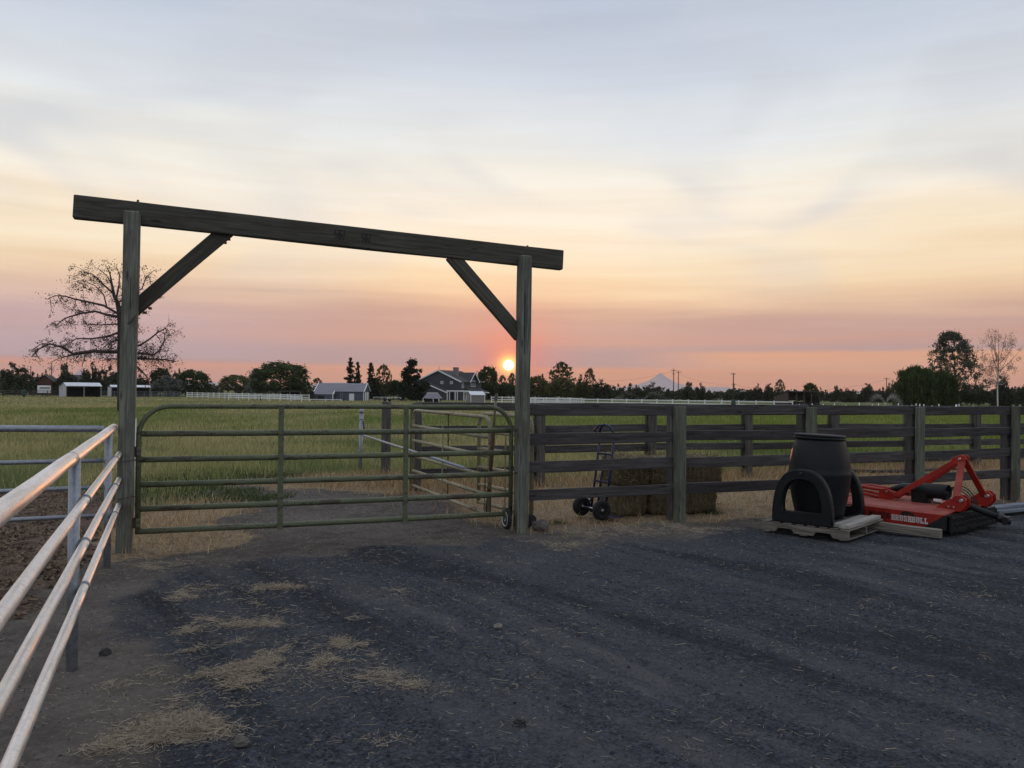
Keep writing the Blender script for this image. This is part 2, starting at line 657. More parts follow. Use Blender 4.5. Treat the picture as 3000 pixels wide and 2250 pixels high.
def m_worn(name, base, dust_c, rough, scratch=None, dust=0.5):
    """Paint or plastic that has been left outdoors: dust lies on the upward faces, scuffs and chips elsewhere."""
    m, t, b, _ = new_mat(name)
    tc = t.n('ShaderNodeTexCoord').outputs['Object']
    n = t.noise(tc, 4.5, 5.0, 0.65)
    f = t.noise(tc, 42.0, 5.0, 0.7)
    sc = t.noise(t.mapping(t.mapping(tc, rot=(0.4, 0.7, 0.5)), (70, 5, 5)), 1.0, 3.0, 0.6)
    c = t.mix(t.smooth(n, 0.3, 0.7), tuple(v * 0.72 for v in base), tuple(v * 1.2 for v in base))
    up = t.n('ShaderNodeSeparateXYZ')
    t.l(t.n('ShaderNodeNewGeometry').outputs['Normal'], up.inputs[0])
    d = t.math('MULTIPLY', t.smooth(up.outputs[2], 0.2, 0.95), t.smooth(t.math('ADD', n, t.math('MULTIPLY', f, 0.5)), 0.5, 0.95, 0.1, dust))
    c = t.mix(d, c, dust_c)
    if scratch:
        c = t.mix(t.smooth(sc, 0.66, 0.72, 0, 0.7), c, scratch)
        c = t.mix(t.smooth(t.math('ADD', f, t.math('MULTIPLY', n, 0.4)), 0.86, 0.92, 0, 0.8), c, scratch)
    t.l(c, b.inputs['Base Color'])
    t.l(t.math('ADD', t.smooth(f, 0.3, 0.7, rough - .1, rough + .1), t.math('MULTIPLY', d, 0.3)), b.inputs['Roughness'])
    b.inputs['Specular IOR Level'].default_value = 0.3
    bp = t.n('ShaderNodeBump')
    bp.inputs['Strength'].default_value = 0.15
    bp.inputs['Distance'].default_value = 0.004
    t.l(f, bp.inputs['Height'])
    t.l(bp.outputs[0], b.inputs['Normal'])
    return m


M['red_paint'] = m_worn('red_paint', (0.36, 0.026, 0.016), (0.26, 0.17, 0.13), 0.42, (0.09, 0.045, 0.03), 0.6)
M['black_plastic'] = m_worn('black_plastic', (0.009, 0.01, 0.012), (0.05, 0.048, 0.046), 0.52, (0.022, 0.022, 0.025), 0.5)
M['decal_white'] = m_plain('white_decal', (0.75, 0.74, 0.7), 0.6, 0, 0.1, 30)
M['decal_black'] = m_plain('black_decal', (0.012, 0.01, 0.01), 0.6, 0, 0.1, 30)
M['rock'] = m_plain('grey_rock', (0.11, 0.098, 0.088), 0.9, 0, 0.4, 12, 0.6)
M['rock_dark'] = m_plain('dark_rock', (0.035, 0.033, 0.033), 0.9, 0, 0.4, 12, 0.6)
M['white_paint'] = m_plain('white_paint', (0.78, 0.79, 0.8), 0.6, 0, 0.08, 2)
M['white_metal'] = m_plain('white_metal_roof', (0.72, 0.75, 0.78), 0.45, 0, 0.08, 1.5)
M['shed_side'] = m_plain('pale_siding', (0.5, 0.5, 0.55), 0.7, 0, 0.1, 1.5)
M['blue_grey'] = m_plain('blue_grey_siding', (0.085, 0.092, 0.13), 0.6, 0, 0.12, 2)
M['roof_grey'] = m_plain('grey_roofing', (0.19, 0.19, 0.215), 0.6, 0, 0.15, 2.5)
M['roof_dark'] = m_plain('dark_shingles', (0.055, 0.05, 0.052), 0.85, 0, 0.25, 4)
M['house_wall'] = m_plain('slate_house_siding', (0.062, 0.063, 0.08), 0.75, 0, 0.12, 1.5)
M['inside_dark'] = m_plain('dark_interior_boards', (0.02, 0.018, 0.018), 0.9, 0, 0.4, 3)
M['brown_boards'] = m_plain('brown_barn_boards', (0.075, 0.058, 0.048), 0.85, 0, 0.3, 4)
M['red_boards'] = m_plain('red_brown_barn_boards', (0.11, 0.045, 0.032), 0.85, 0, 0.3, 3)
M['glass'] = m_plain('window_glass', (0.25, 0.27, 0.3), 0.15, 0, 0.2, 2)
M['taupe'] = m_plain('taupe_shed_siding', (0.26, 0.22, 0.22), 0.75, 0, 0.1, 3)
M['stone'] = m_plain('chimney_stone', (0.22, 0.2, 0.19), 0.9, 0, 0.4, 5)
M['dark_green'] = m_plain('dark_green_plastic', (0.012, 0.05, 0.04), 0.5, 0, 0.2, 4)
M['pole'] = m_plain('utility_pole_wood', (0.06, 0.045, 0.036), 0.9, 0, 0.3, 5)
M['bark'] = m_plain('tree_bark', (0.06, 0.05, 0.045), 0.95, 0, 0.4, 8, 0.5)
M['bark_dead'] = m_plain('dead_branch_bark', (0.085, 0.06, 0.06), 0.95, 0, 0.35, 8, 0.5)
M['horse'] = m_plain('dark_bay_coat', (0.05, 0.026, 0.018), 0.7, 0, 0.3, 4)
M['hose'] = m_plain('black_hose', (0.02, 0.02, 0.02), 0.6, 0, 0.2, 9)
M['hose_blue'] = m_plain('gunmetal_fabric', (0.1, 0.1, 0.11), 0.6, 0, 0.2, 9)

mt, t_, b_, o_ = new_mat('birch_bark')
oc_ = t_.n('ShaderNodeTexCoord').outputs['Object']
sz_ = t_.n('ShaderNodeSeparateXYZ')
t_.l(oc_, sz_.inputs[0])
bz_ = t_.n('ShaderNodeMix', data_type='RGBA')
t_.l(t_.smooth(sz_.outputs[2], 0.36, 0.5), bz_.inputs[0])
bz_.inputs[7].default_value = (0.09, 0.075, 0.068, 1)
t_.l(t_.mix(t_.smooth(t_.noise(t_.mapping(oc_, (2, 2, 5)), 1.2, 4, 0.7), 0.5, 0.62), (0.6, 0.59, 0.56), (0.06, 0.05, 0.05)), bz_.inputs[6])
t_.l(bz_.outputs[2], b_.inputs['Base Color'])
b_.inputs['Roughness'].default_value = 0.9
M['birch'] = mt

M['leaf_juniper'] = m_leaf('juniper_foliage', (0.03, 0.036, 0.022), (0.10, 0.115, 0.07))
M['leaf_dark'] = m_leaf('dark_broad_foliage', (0.026, 0.038, 0.016), (0.09, 0.12, 0.05))
M['leaf_olive'] = m_leaf('olive_foliage', (0.06, 0.066, 0.026), (0.16, 0.16, 0.07))
M['leaf_silver'] = m_leaf('silver_foliage', (0.13, 0.145, 0.125), (0.26, 0.28, 0.24))
M['leaf_pine'] = m_leaf('pine_foliage', (0.018, 0.03, 0.018), (0.07, 0.092, 0.055))
M['leaf_willow'] = m_leaf('willow_foliage', (0.03, 0.052, 0.018), (0.11, 0.15, 0.055))
M['leaf_aspen'] = m_leaf('aspen_foliage', (0.07, 0.085, 0.06), (0.2, 0.22, 0.16))
M['leaf_dry'] = m_leaf('dry_clustered_needles', (0.05, 0.04, 0.035), (0.13, 0.105, 0.085))
M['leaf_birch'] = m_leaf('birch_foliage', (0.09, 0.078, 0.068), (0.2, 0.18, 0.15))
M['blade'] = m_attr('grass_blades', 'tint', trans=0.35)
M['straw'] = m_attr('straw_strands', 'tint', trans=0.1)
M['stone_bits'] = m_attr('loose_stones', 'tint')


# ------------------------------------------------------------------ ground
def vnoise(x, y, scale, seed=0, octaves=4):
    """Value noise on numpy arrays."""
    x = np.asarray(x, float) * scale
    y = np.asarray(y, float) * scale
    tot = np.zeros_like(x)
    amp, norm = 1.0, 0.0
    for o in range(octaves):
        xi, yi = np.floor(x).astype(np.int64), np.floor(y).astype(np.int64)
        fx, fy = x - xi, y - yi
        fx, fy = fx * fx * (3 - 2 * fx), fy * fy * (3 - 2 * fy)

        def h(a, b):
            k = (a * 374761393 + b * 668265263 + (seed + o) * 1442695041) & 0xFFFFFFFF
            k = ((k ^ (k >> 13)) * 1274126177) & 0xFFFFFFFF
            k = k ^ (k >> 16)
            return (k & 0xFFFF) / 65535.0
        v = (h(xi, yi) * (1 - fx) + h(xi + 1, yi) * fx) * (1 - fy) + (h(xi, yi + 1) * (1 - fx) + h(xi + 1, yi + 1) * fx) * fy
        tot += v * amp
        norm += amp
        amp *= 0.55
        x, y = x * 2.03 + 11.3, y * 2.03 + 5.7
    return tot / norm


def poly_dist(x, y, poly):
    """Signed distance to a polygon (positive inside)."""
    inside = np.zeros(x.shape, bool)
    best = np.full(x.shape, 1e9)
    n = len(poly)
    for i in range(n):
        x0, y0 = poly[i]
        x1, y1 = poly[(i + 1) % n]
        dx, dy = x1 - x0, y1 - y0
        t = np.clip(((x - x0) * dx + (y - y0) * dy) / (dx * dx + dy * dy + 1e-12), 0, 1)
        best = np.minimum(best, np.hypot(x - x0 - t * dx, y - y0 - t * dy))
        c = ((y0 > y) != (y1 > y)) & (x < (x1 - x0) * (y - y0) / (y1 - y0 + 1e-12) + x0)
        inside ^= c
    return np.where(inside, best, -best)


def gpoly(pts):
    return [(G(*p).x, G(*p).y) for p in pts]


def soft(d, w):
    t = np.clip(d / w * 0.5 + 0.5, 0, 1)
    return t * t * (3 - 2 * t)


NEAR_LINE = lambda X: 9.4 + 0.43 * X          # plank fence along the yard
FAR_LINE = lambda X: 13.9 + 0.45 * X          # plank fence beyond the lane
Z_GRAVEL = gpoly([(560, 1640), (900, 1610), (1250, 1585), (1500, 1585), (1750, 1590), (1950, 1560), (2230, 1545),
                  (2600, 1530), (3050, 1490), (4200, 1480), (6000, 2300), (3000, 6000), (500, 6000), (560, 2300), (480, 1900), (440, 1740)])
Z_MUD = gpoly([(-2500, 1440), (100, 1432), (325, 1436), (345, 1520), (330, 1620), (250, 1660), (100, 1800), (-400, 1900), (-2500, 1800)])
Z_DRYL = gpoly([(400, 1462), (540, 1450), (700, 1462), (690, 1500), (610, 1512), (690, 1540), (800, 1570), (700, 1600), (520, 1625), (340, 1640), (320, 1580), (380, 1500)])
Z_ROAD = gpoly([(430, 1500), (620, 1425), (800, 1398), (980, 1385), (1080, 1405), (1330, 1470), (1500, 1500), (1500, 1580), (1000, 1640), (500, 1660), (300, 1660)])
Z_LANE = [(-1.7, 12.6), (0.2, 9.45), (4.0, 11.0), (12.0, 14.6), (26, 20.6), (26, 27.5), (10.6, 19.6), (0.0, 14.4), (-2.6, 14.2), (-3.9, 15.2), (-4.6, 13.6)]
STRAW_PATCH = [  # px, py, half width px, half height px of the straw lying on the yard
    (590, 2050, 175, 62, .95), (500, 2095, 90, 30, .8), (720, 1965, 200, 24, .95), (830, 1950, 70, 20, .8), (640, 1832, 115, 22, .8), (560, 1735, 55, 20, .6),
    (760, 1718, 120, 10, .6), (740, 1765, 50, 26, .45), (885, 1885, 65, 13, .75), (985, 1890, 55, 12, .75), (1105, 1932, 60, 13, .7), (985, 1970, 55, 13, .8),
    (1190, 2010, 95, 13, .6), (1130, 2157, 85, 10, .55), (355, 2190, 65, 30, .7), (525, 1655, 75, 14, .75), (430, 1650, 60, 10, .6), (460, 1985, 60, 22, .5),
    (580, 1900, 45, 14, .5), (860, 1715, 60, 8, .4), (970, 1790, 30, 14, .35), (1270, 2030, 50, 14, .3), (1180, 1730, 60, 10, .3), (420, 2150, 60, 20, .4),
    (1750, 1545, 190, 14, .8), (2050, 1545, 120, 10, .6), (1650, 1585, 70, 8, .7), (1550, 1995, 60, 12, .3),
    (2520, 1770, 70, 9, .25), (2900, 1735, 90, 9, .25), (1700, 1840, 90, 10, .2), (2300, 1900, 120, 14, .2), (2250, 2130, 90, 16, .22)]


def patch_field(x, y):
    tot = np.zeros_like(x)
    for px, py, wx, wy, s in STRAW_PATCH:
        c = G(px, py)
        rx = (G(px + wx, py) - G(px - wx, py)).length / 2
        ry = (G(px, py - wy) - G(px, py + wy)).length / 2
        q = ((x - c.x) / rx) ** 2 + ((y - c.y) / ry) ** 2
        tot = np.maximum(tot, s * np.exp(-q * 0.9))
    return tot


def zones(x, y):
    """Cover of the ground at (x, y): gravel, straw, grass, mud, dry grass (0..1 each)."""
    wx = x + (vnoise(x, y, 1.1, 3) - 0.5) * 1.0
    wy = y + (vnoise(x, y, 1.1, 8) - 0.5) * 1.0
    fine = vnoise(x, y, 6.0, 21, 3) - 0.5
    mid = vnoise(x, y, 1.6, 31, 3) - 0.5
    gravel = soft(poly_dist(wx, wy, Z_GRAVEL) + mid * 0.9, 0.5)
    mud = soft(poly_dist(wx, wy, Z_MUD), 0.35)
    dryl = soft(poly_dist(wx, wy, Z_DRYL) + fine * 0.5, 0.25)
    road = soft(poly_dist(wx, wy, Z_ROAD), 0.5)
    lane = soft(poly_dist(wx, wy, Z_LANE), 0.5)
    # pasture begins beyond the far fence and behind the corral
    edge = np.where(x > -1.6, y - (13.9 + 0.45 * x) - 0.3, y - 13.3 + 0.12 * (x + 1.6))
    left = soft(np.where(x < -4.0, y - (10.9 + (x + 4.0) * 0.1), -9.0), 0.6)
    grass = np.maximum(soft(edge + (vnoise(x, y, 0.8, 51) - 0.5) * 2.0, 0.8), left)
    grass = np.maximum(grass * (1 - road * 0.95) * (1 - lane), 0) * (1 - mud)
    straw = np.clip(patch_field(x + (vnoise(x, y, 1.7, 161, 3) - .5) * .9, y + (vnoise(x, y, 1.7, 171, 3) - .5) * .9) * np.clip(3.4 * vnoise(x, y, 5.5, 151, 4) - 1.05, 0, 1.2) - 0.06, 0, 1)
    return gravel, straw, grass, mud, np.maximum(dryl, lane * 0.85), road


def make_ground():
    def axis(lo, hi, step, far_lo, far_hi, g=1.16):
        a = list(np.arange(lo, hi + 1e-6, step))
        s, v = step, hi
        while v < far_hi:
            s *= g
            v += s
            a.append(v)
        s, v = step, lo
        while v > far_lo:
            s *= g
            v -= s
            a.insert(0, v)
        return np.array(a)
    xs = axis(-6.5, 9.0, 0.07, -15000, 15000)
    ys = axis(1.2, 17.0, 0.07, -300, 15000)
    X, Y = np.meshgrid(xs, ys)
    x, y = X.ravel(), Y.ravel()
    z = tz_np(x, y)
    gravel, straw, grass, mud, dry, road = zones(x, y)
    rr = np.hypot(x, y)
    nearm = np.clip(1 - (rr - 22) / 10, 0, 1)
    bump = (vnoise(x, y, 2.2, 71, 4) - 0.5) * 0.05 + (vnoise(x, y, 9.0, 81, 3) - 0.5) * 0.014
    bump += mud * (vnoise(x, y, 5.0, 91, 3) - 0.5) * 0.09
    z = z + bump * nearm - 0.02
    nx, ny = len(xs), len(ys)
    i = np.arange(nx - 1)[None, :] + (np.arange(ny - 1) * nx)[:, None]
    q = np.stack([i, i + 1, i + 1 + nx, i + nx], -1).reshape(-1, 4)
    me = np_mesh('ground', np.stack([x, y, z], 1), quads=q, smooth=True, attrs={
        'gravel': ('POINT', 'FLOAT', gravel), 'straw': ('POINT', 'FLOAT', straw), 'grass': ('POINT', 'FLOAT', grass),
        'mud': ('POINT', 'FLOAT', mud), 'dry': ('POINT', 'FLOAT', dry)})
    m, t, b, _ = new_mat('yard_and_pasture_soil')
    pos = t.n('ShaderNodeNewGeometry').outputs['Position']

    def att(nm):
        a = t.n('ShaderNodeAttribute')
        a.attribute_name = nm
        return a.outputs['Fac']
    n_big = t.noise(pos, 0.55, 5.0, 0.6)
    n_mid = t.noise(pos, 3.2, 6.0, 0.65)
    n_fine = t.noise(pos, 26.0, 6.0, 0.7)
    n_grit = t.noise(pos, 110.0, 3.0, 0.7)
    tracks = t.noise(t.mapping(t.mapping(pos, rot=(0, 0, R(-37))), (0.95, 0.12, 1)), 1.9, 4.0, 0.55, 0.35)
    vo = t.n('ShaderNodeTexVoronoi')
    t.l(pos, vo.inputs['Vector'])
    vo.inputs['Scale'].default_value = 75.0
    vo2 = t.n('ShaderNodeTexVoronoi')
    t.l(pos, vo2.inputs['Vector'])
    vo2.inputs['Scale'].default_value = 32.0
    grav = t.mix(t.smooth(n_fine, 0.3, 0.7), (0.021, 0.0255, 0.034), (0.078, 0.087, 0.106))
    sep = t.n('ShaderNodeSeparateColor')
    t.l(vo.outputs['Color'], sep.inputs[0])
    grav = t.mix(t.smooth(sep.outputs[0], 0.72, 0.98, 0.0, 0.5), grav, (0.13, 0.135, 0.145))
    grav = t.mix(t.smooth(sep.outputs[1], 0.6, 1.0, 0.0, 0.65), grav, (0.008, 0.009, 0.012))
    dust = t.mix(n_mid, (0.085, 0.086, 0.09), (0.145, 0.144, 0.145))
    fine_tr = t.noise(t.mapping(t.mapping(pos, rot=(0, 0, R(-30))), (2.6, 0.22, 1), (4, 1, 0)), 1.5, 3.0, 0.5, 0.5)
    grav = t.mix(t.math('MULTIPLY', t.smooth(tracks, 0.5, 0.38), 0.55), grav, (0.018, 0.0205, 0.026))
    tracks = t.math('ADD', t.math('MULTIPLY', tracks, 0.62), t.math('MULTIPLY', fine_tr, 0.38))
    dfac = t.math('ADD', t.math('MULTIPLY', t.smooth(tracks, 0.47, 0.6), t.smooth(t.noise(pos, 0.3, 2.0, 0.5), 0.35, 0.65, 0.14, 0.66)), t.math('MULTIPLY', t.smooth(n_mid, 0.5, 0.7), 0.22))
    grav = t.mix(dfac, grav, dust)
    dirt = t.mix(t.smooth(n_fine, 0.3, 0.72), (0.078, 0.068, 0.06), (0.175, 0.156, 0.138))
    dirt = t.mix(t.smooth(n_mid, 0.42, 0.66, 0, 0.6), dirt, (0.06, 0.053, 0.048))
    dirt = t.mix(t.smooth(n_big, 0.45, 0.65, 0, 0.5), dirt, (0.185, 0.166, 0.146))
    mud = t.mix(t.smooth(n_mid, 0.35, 0.65), (0.045, 0.03, 0.022), (0.16, 0.115, 0.085))
    mud = t.mix(t.smooth(n_fine, 0.5, 0.75, 0, 0.7), mud, (0.26, 0.195, 0.145))
    strawc = t.mix(t.smooth(n_grit, 0.3, 0.7), (0.12, 0.10, 0.075), (0.42, 0.36, 0.275))
    dryc = t.mix(t.smooth(n_fine, 0.3, 0.7), (0.17, 0.125, 0.078), (0.42, 0.32, 0.2))
    dryc = t.mix(t.smooth(n_mid, 0.5, 0.7, 0, 0.65), dryc, (0.09, 0.075, 0.055))
    gfar = t.mix(t.smooth(t.noise(pos, 0.09, 5.0, 0.6), 0.4, 0.62), (0.09, 0.125, 0.032), (0.22, 0.2, 0.09))
    gfar = t.mix(t.smooth(n_mid, 0.3, 0.7, 0, 0.5), gfar, (0.045, 0.06, 0.02))
    nb = t.math('MULTIPLY', t.math('SUBTRACT', n_fine, 0.5), 0.7)

    def msk(a, lo=0.3, hi=0.7):
        return t.smooth(t.math('ADD', att(a), nb), lo, hi)
    col = t.mix(msk('gravel'), dirt, grav)
    col = t.mix(msk('mud'), col, mud)
    col = t.mix(msk('dry', 0.35, 0.75), col, dryc)
    col = t.mix(msk('grass'), col, gfar)
    col = t.mix(t.math('MULTIPLY', msk('straw', 0.2, 0.85), 0.6), col, strawc)
    t.l(col, b.inputs['Base Color'])
    b.inputs['Roughness'].default_value = 0.95
    b.inputs['Specular IOR Level'].default_value = 0.15
    hgt = t.math('ADD', t.math('MULTIPLY', n_fine, 0.6), t.math('ADD', t.math('MULTIPLY', n_grit, 0.25), t.math('MULTIPLY', vo.outputs['Distance'], -0.35)))
    hgt = t.math('ADD', hgt, t.math('MULTIPLY', n_mid, 0.8))
    bp = t.n('ShaderNodeBump')
    bp.inputs['Strength'].default_value = 0.9
    bp.inputs['Distance'].default_value = 0.035
    t.l(hgt, bp.inputs['Height'])
    t.l(bp.outputs[0], b.inputs['Normal'])
    o = link('ground', me, m)
    tag(o, kind='structure')
    return o


make_ground()


def surf_z(x, y):
    rr = np.hypot(x, y)
    nearm = np.clip(1 - (rr - 22) / 10, 0, 1)
    b = (vnoise(x, y, 2.2, 71, 4) - 0.5) * 0.05 + (vnoise(x, y, 9.0, 81, 3) - 0.5) * 0.014
    return tz_np(x, y) + b * nearm - 0.02


def view_points(n, d0, d1, px0=-250, px1=3250, power=1.0):
    """Random ground points inside the wedge the photo sees, between two distances, even per area."""
    u = RNG.random(n)
    d = np.sqrt(d0 * d0 + u * (d1 * d1 - d0 * d0)) if power == 1.0 else d0 * (d1 / d0) ** u
    r = (RNG.uniform(px0, px1, n) - 1500) / F_PX
    return r * d, d


def blades(x, y, z, h, w, lean, tint, name):
    """Grass blades: two stacked quads narrowing to the tip."""
    n = len(x)
    a = RNG.uniform(0, 2 * np.pi, n)
    # blades face roughly any way; width direction
    wx, wy = np.cos(a) * w * 0.5, np.sin(a) * w * 0.5
    b = RNG.uniform(0, 2 * np.pi, n)
    lx, ly = np.cos(b) * lean * h, np.sin(b) * lean * h
    v = np.zeros((n, 5, 3))
    v[:, 0] = np.stack([x - wx, y - wy, z], 1)
    v[:, 1] = np.stack([x + wx, y + wy, z], 1)
    v[:, 2] = np.stack([x + wx * .8 + lx * .35, y + wy * .8 + ly * .35, z + h * .55], 1)
    v[:, 3] = np.stack([x - wx * .8 + lx * .35, y - wy * .8 + ly * .35, z + h * .55], 1)
    v[:, 4] = np.stack([x + lx, y + ly, z + h], 1)
    o = (np.arange(n) * 5)[:, None]
    t = np.concatenate([o + np.array([[0, 1, 2]]), o + np.array([[0, 2, 3]]), o + np.array([[3, 2, 4]])], 1).reshape(-1, 3)
    c = np.ones((n, 5, 4))
    c[:, :, :3] = tint[:, None, :]
    return np_mesh(name, v.reshape(-1, 3), tris=t, attrs={'tint': ('POINT', 'FLOAT_COLOR', c.reshape(-1, 4))})


def mixc(a, b, f):
    return np.asarray(a)[None, :] * (1 - f[:, None]) + np.asarray(b)[None, :] * f[:, None]


def make_pasture():
    xs, ys = [], []
    for n, d0, d1, lo, hi in ((90000, 11, 24, -300, 3300), (90000, 22, 48, -300, 3300), (75000, 46, 95, -300, 3300), (60000, 90, 190, -300, 3300)):
        x, y = view_points(n, d0, d1, lo, hi)
        xs.append(x)
        ys.append(y)
    x, y = np.concatenate(xs), np.concatenate(ys)
    grass = zones(x, y)[2]
    k = RNG.random(len(x)) < grass * 1.1
    x, y = x[k], y[k]
    d = np.hypot(x, y)
    n = len(x)
    patch = vnoise(x, y * 0.45, 0.10, 101, 4)
    patch2 = vnoise(x, y * 0.6, 0.5, 111, 3)
    seedy = np.clip((patch - 0.43) * 3.0 + (patch2 - 0.5) * 1.2 + np.clip((d - 55) / 70, 0, 0.75) * (x < 12), 0, 1)
    # to the right, the field seen through the planks is a brighter green
    bright = np.clip((x / np.maximum(y, 1) + 0.05) * 3.0, 0, 1) * np.clip((d - 24) / 10, 0, 1)
    f = np.clip(seedy * (1 - 0.6 * bright) + RNG.normal(0, 0.22, n), 0, 1)
    tint = mixc((0.195, 0.26, 0.075), (0.49, 0.43, 0.225), f)
    tint = tint * (1 - bright[:, None] * 0.7) + np.array([[0.21, 0.27, 0.055]]) * bright[:, None] * 0.7
    dk = (vnoise(x, y, 0.35, 121, 3) > 0.56) & (d < 26)
    tint[dk] *= np.array([0.72, 0.8, 0.8])
    tint *= RNG.uniform(0.65, 1.3, n)[:, None]
    h = (0.10 + 0.17 * RNG.random(n)) * (0.7 + 0.6 * patch2)
    h = np.where(d < 15, h * 0.7, h)
    h = np.where(d > 60, h * 0.8, h)
    w = np.clip(0.0007 * d, 0.008, 0.12) * RNG.uniform(0.7, 1.3, n)
    me = blades(x, y, surf_z(x, y), h, w, RNG.uniform(0.05, 0.55, n), tint, 'pasture_grass')
    o = link('pasture_grass', me, M['blade'])
    tag(o, 'green and straw tinted pasture grass covering the field behind the gate', 'grass', kind='stuff')
    # dead grass: tan tufts by the gate, along the lane and under the far planks
    x, y = view_points(200000, 7.6, 24, -100, 3200)
    dry = zones(x, y)[4]
    dry *= (vnoise(x, y, 1.3, 131, 3) * 1.5 - 0.25)
    # tall strip along the foot of the far fence and of the lone post
    line = np.abs(y - (13.9 + 0.45 * x))
    strip = np.exp(-(line / 0.55) ** 2) * (x > -1.9) * 0.9
    lone = np.exp(-(((x + 2.2) / 1.5) ** 2 + ((y - 14.1) / 0.8) ** 2)) * 1.2
    tall = np.maximum(strip, lone)
    k = RNG.random(len(x)) < np.clip(np.maximum(dry * 0.85, tall), 0, 1)
    x, y, tall = x[k], y[k], tall[k]
    n = len(x)
    h = 0.05 + 0.07 * RNG.random(n) + tall * 0.22 * RNG.random(n)
    tint = mixc((0.36, 0.24, 0.125), (0.68, 0.52, 0.32), RNG.random(n)) * RNG.uniform(0.6, 1.15, n)[:, None]
    me = blades(x, y, surf_z(x, y), h, RNG.uniform(0.006, 0.012, n), RNG.uniform(0.2, 1.3, n), tint, 'dry_grass')
    o = link('dry_grass', me, M['blade'])
    tag(o, 'dead tan grass beside the gate and along the fenced lane', 'dry grass', kind='stuff')
    # low weeds where the track leaves the field
    xs, ys, hs = [], [], []
    for px, py, s in ((650, 1455, .28), (700, 1440, .2), (720, 1463, .24), (790, 1455, .16), (600, 1430, .2), (470, 1455, .3), (430, 1450, .35),
                      (560, 1420, .35), (700, 1385, .3), (850, 1395, .25), (640, 1385, .4), (760, 1400, .3), (1640, 1532, .05), (2085, 1500, .07), (480, 1410, .5), (560, 1395, .5), (680, 1398, .5), (450, 1425, .4)):
        c = G(px, py)
        m_ = int(420 * s / 0.3)
        xs.append(c.x + RNG.normal(0, s, m_))
        ys.append(c.y + RNG.normal(0, s, m_))
        hs.append(RNG.uniform(0.02, 0.08, m_) * (1 + s))
    x, y, h = np.concatenate(xs), np.concatenate(ys), np.concatenate(hs)
    n = len(x)
    tint = mixc((0.06, 0.085, 0.04), (0.15, 0.18, 0.09), RNG.random(n))
    me = blades(x, y, surf_z(x, y), h, RNG.uniform(0.012, 0.024, n), RNG.uniform(0.3, 1.2, n), tint, 'weeds')
    o = link('weeds', me, M['blade'])
    tag(o, 'low dark green weeds on the bare track behind the gate', 'weeds', kind='stuff')


make_pasture()


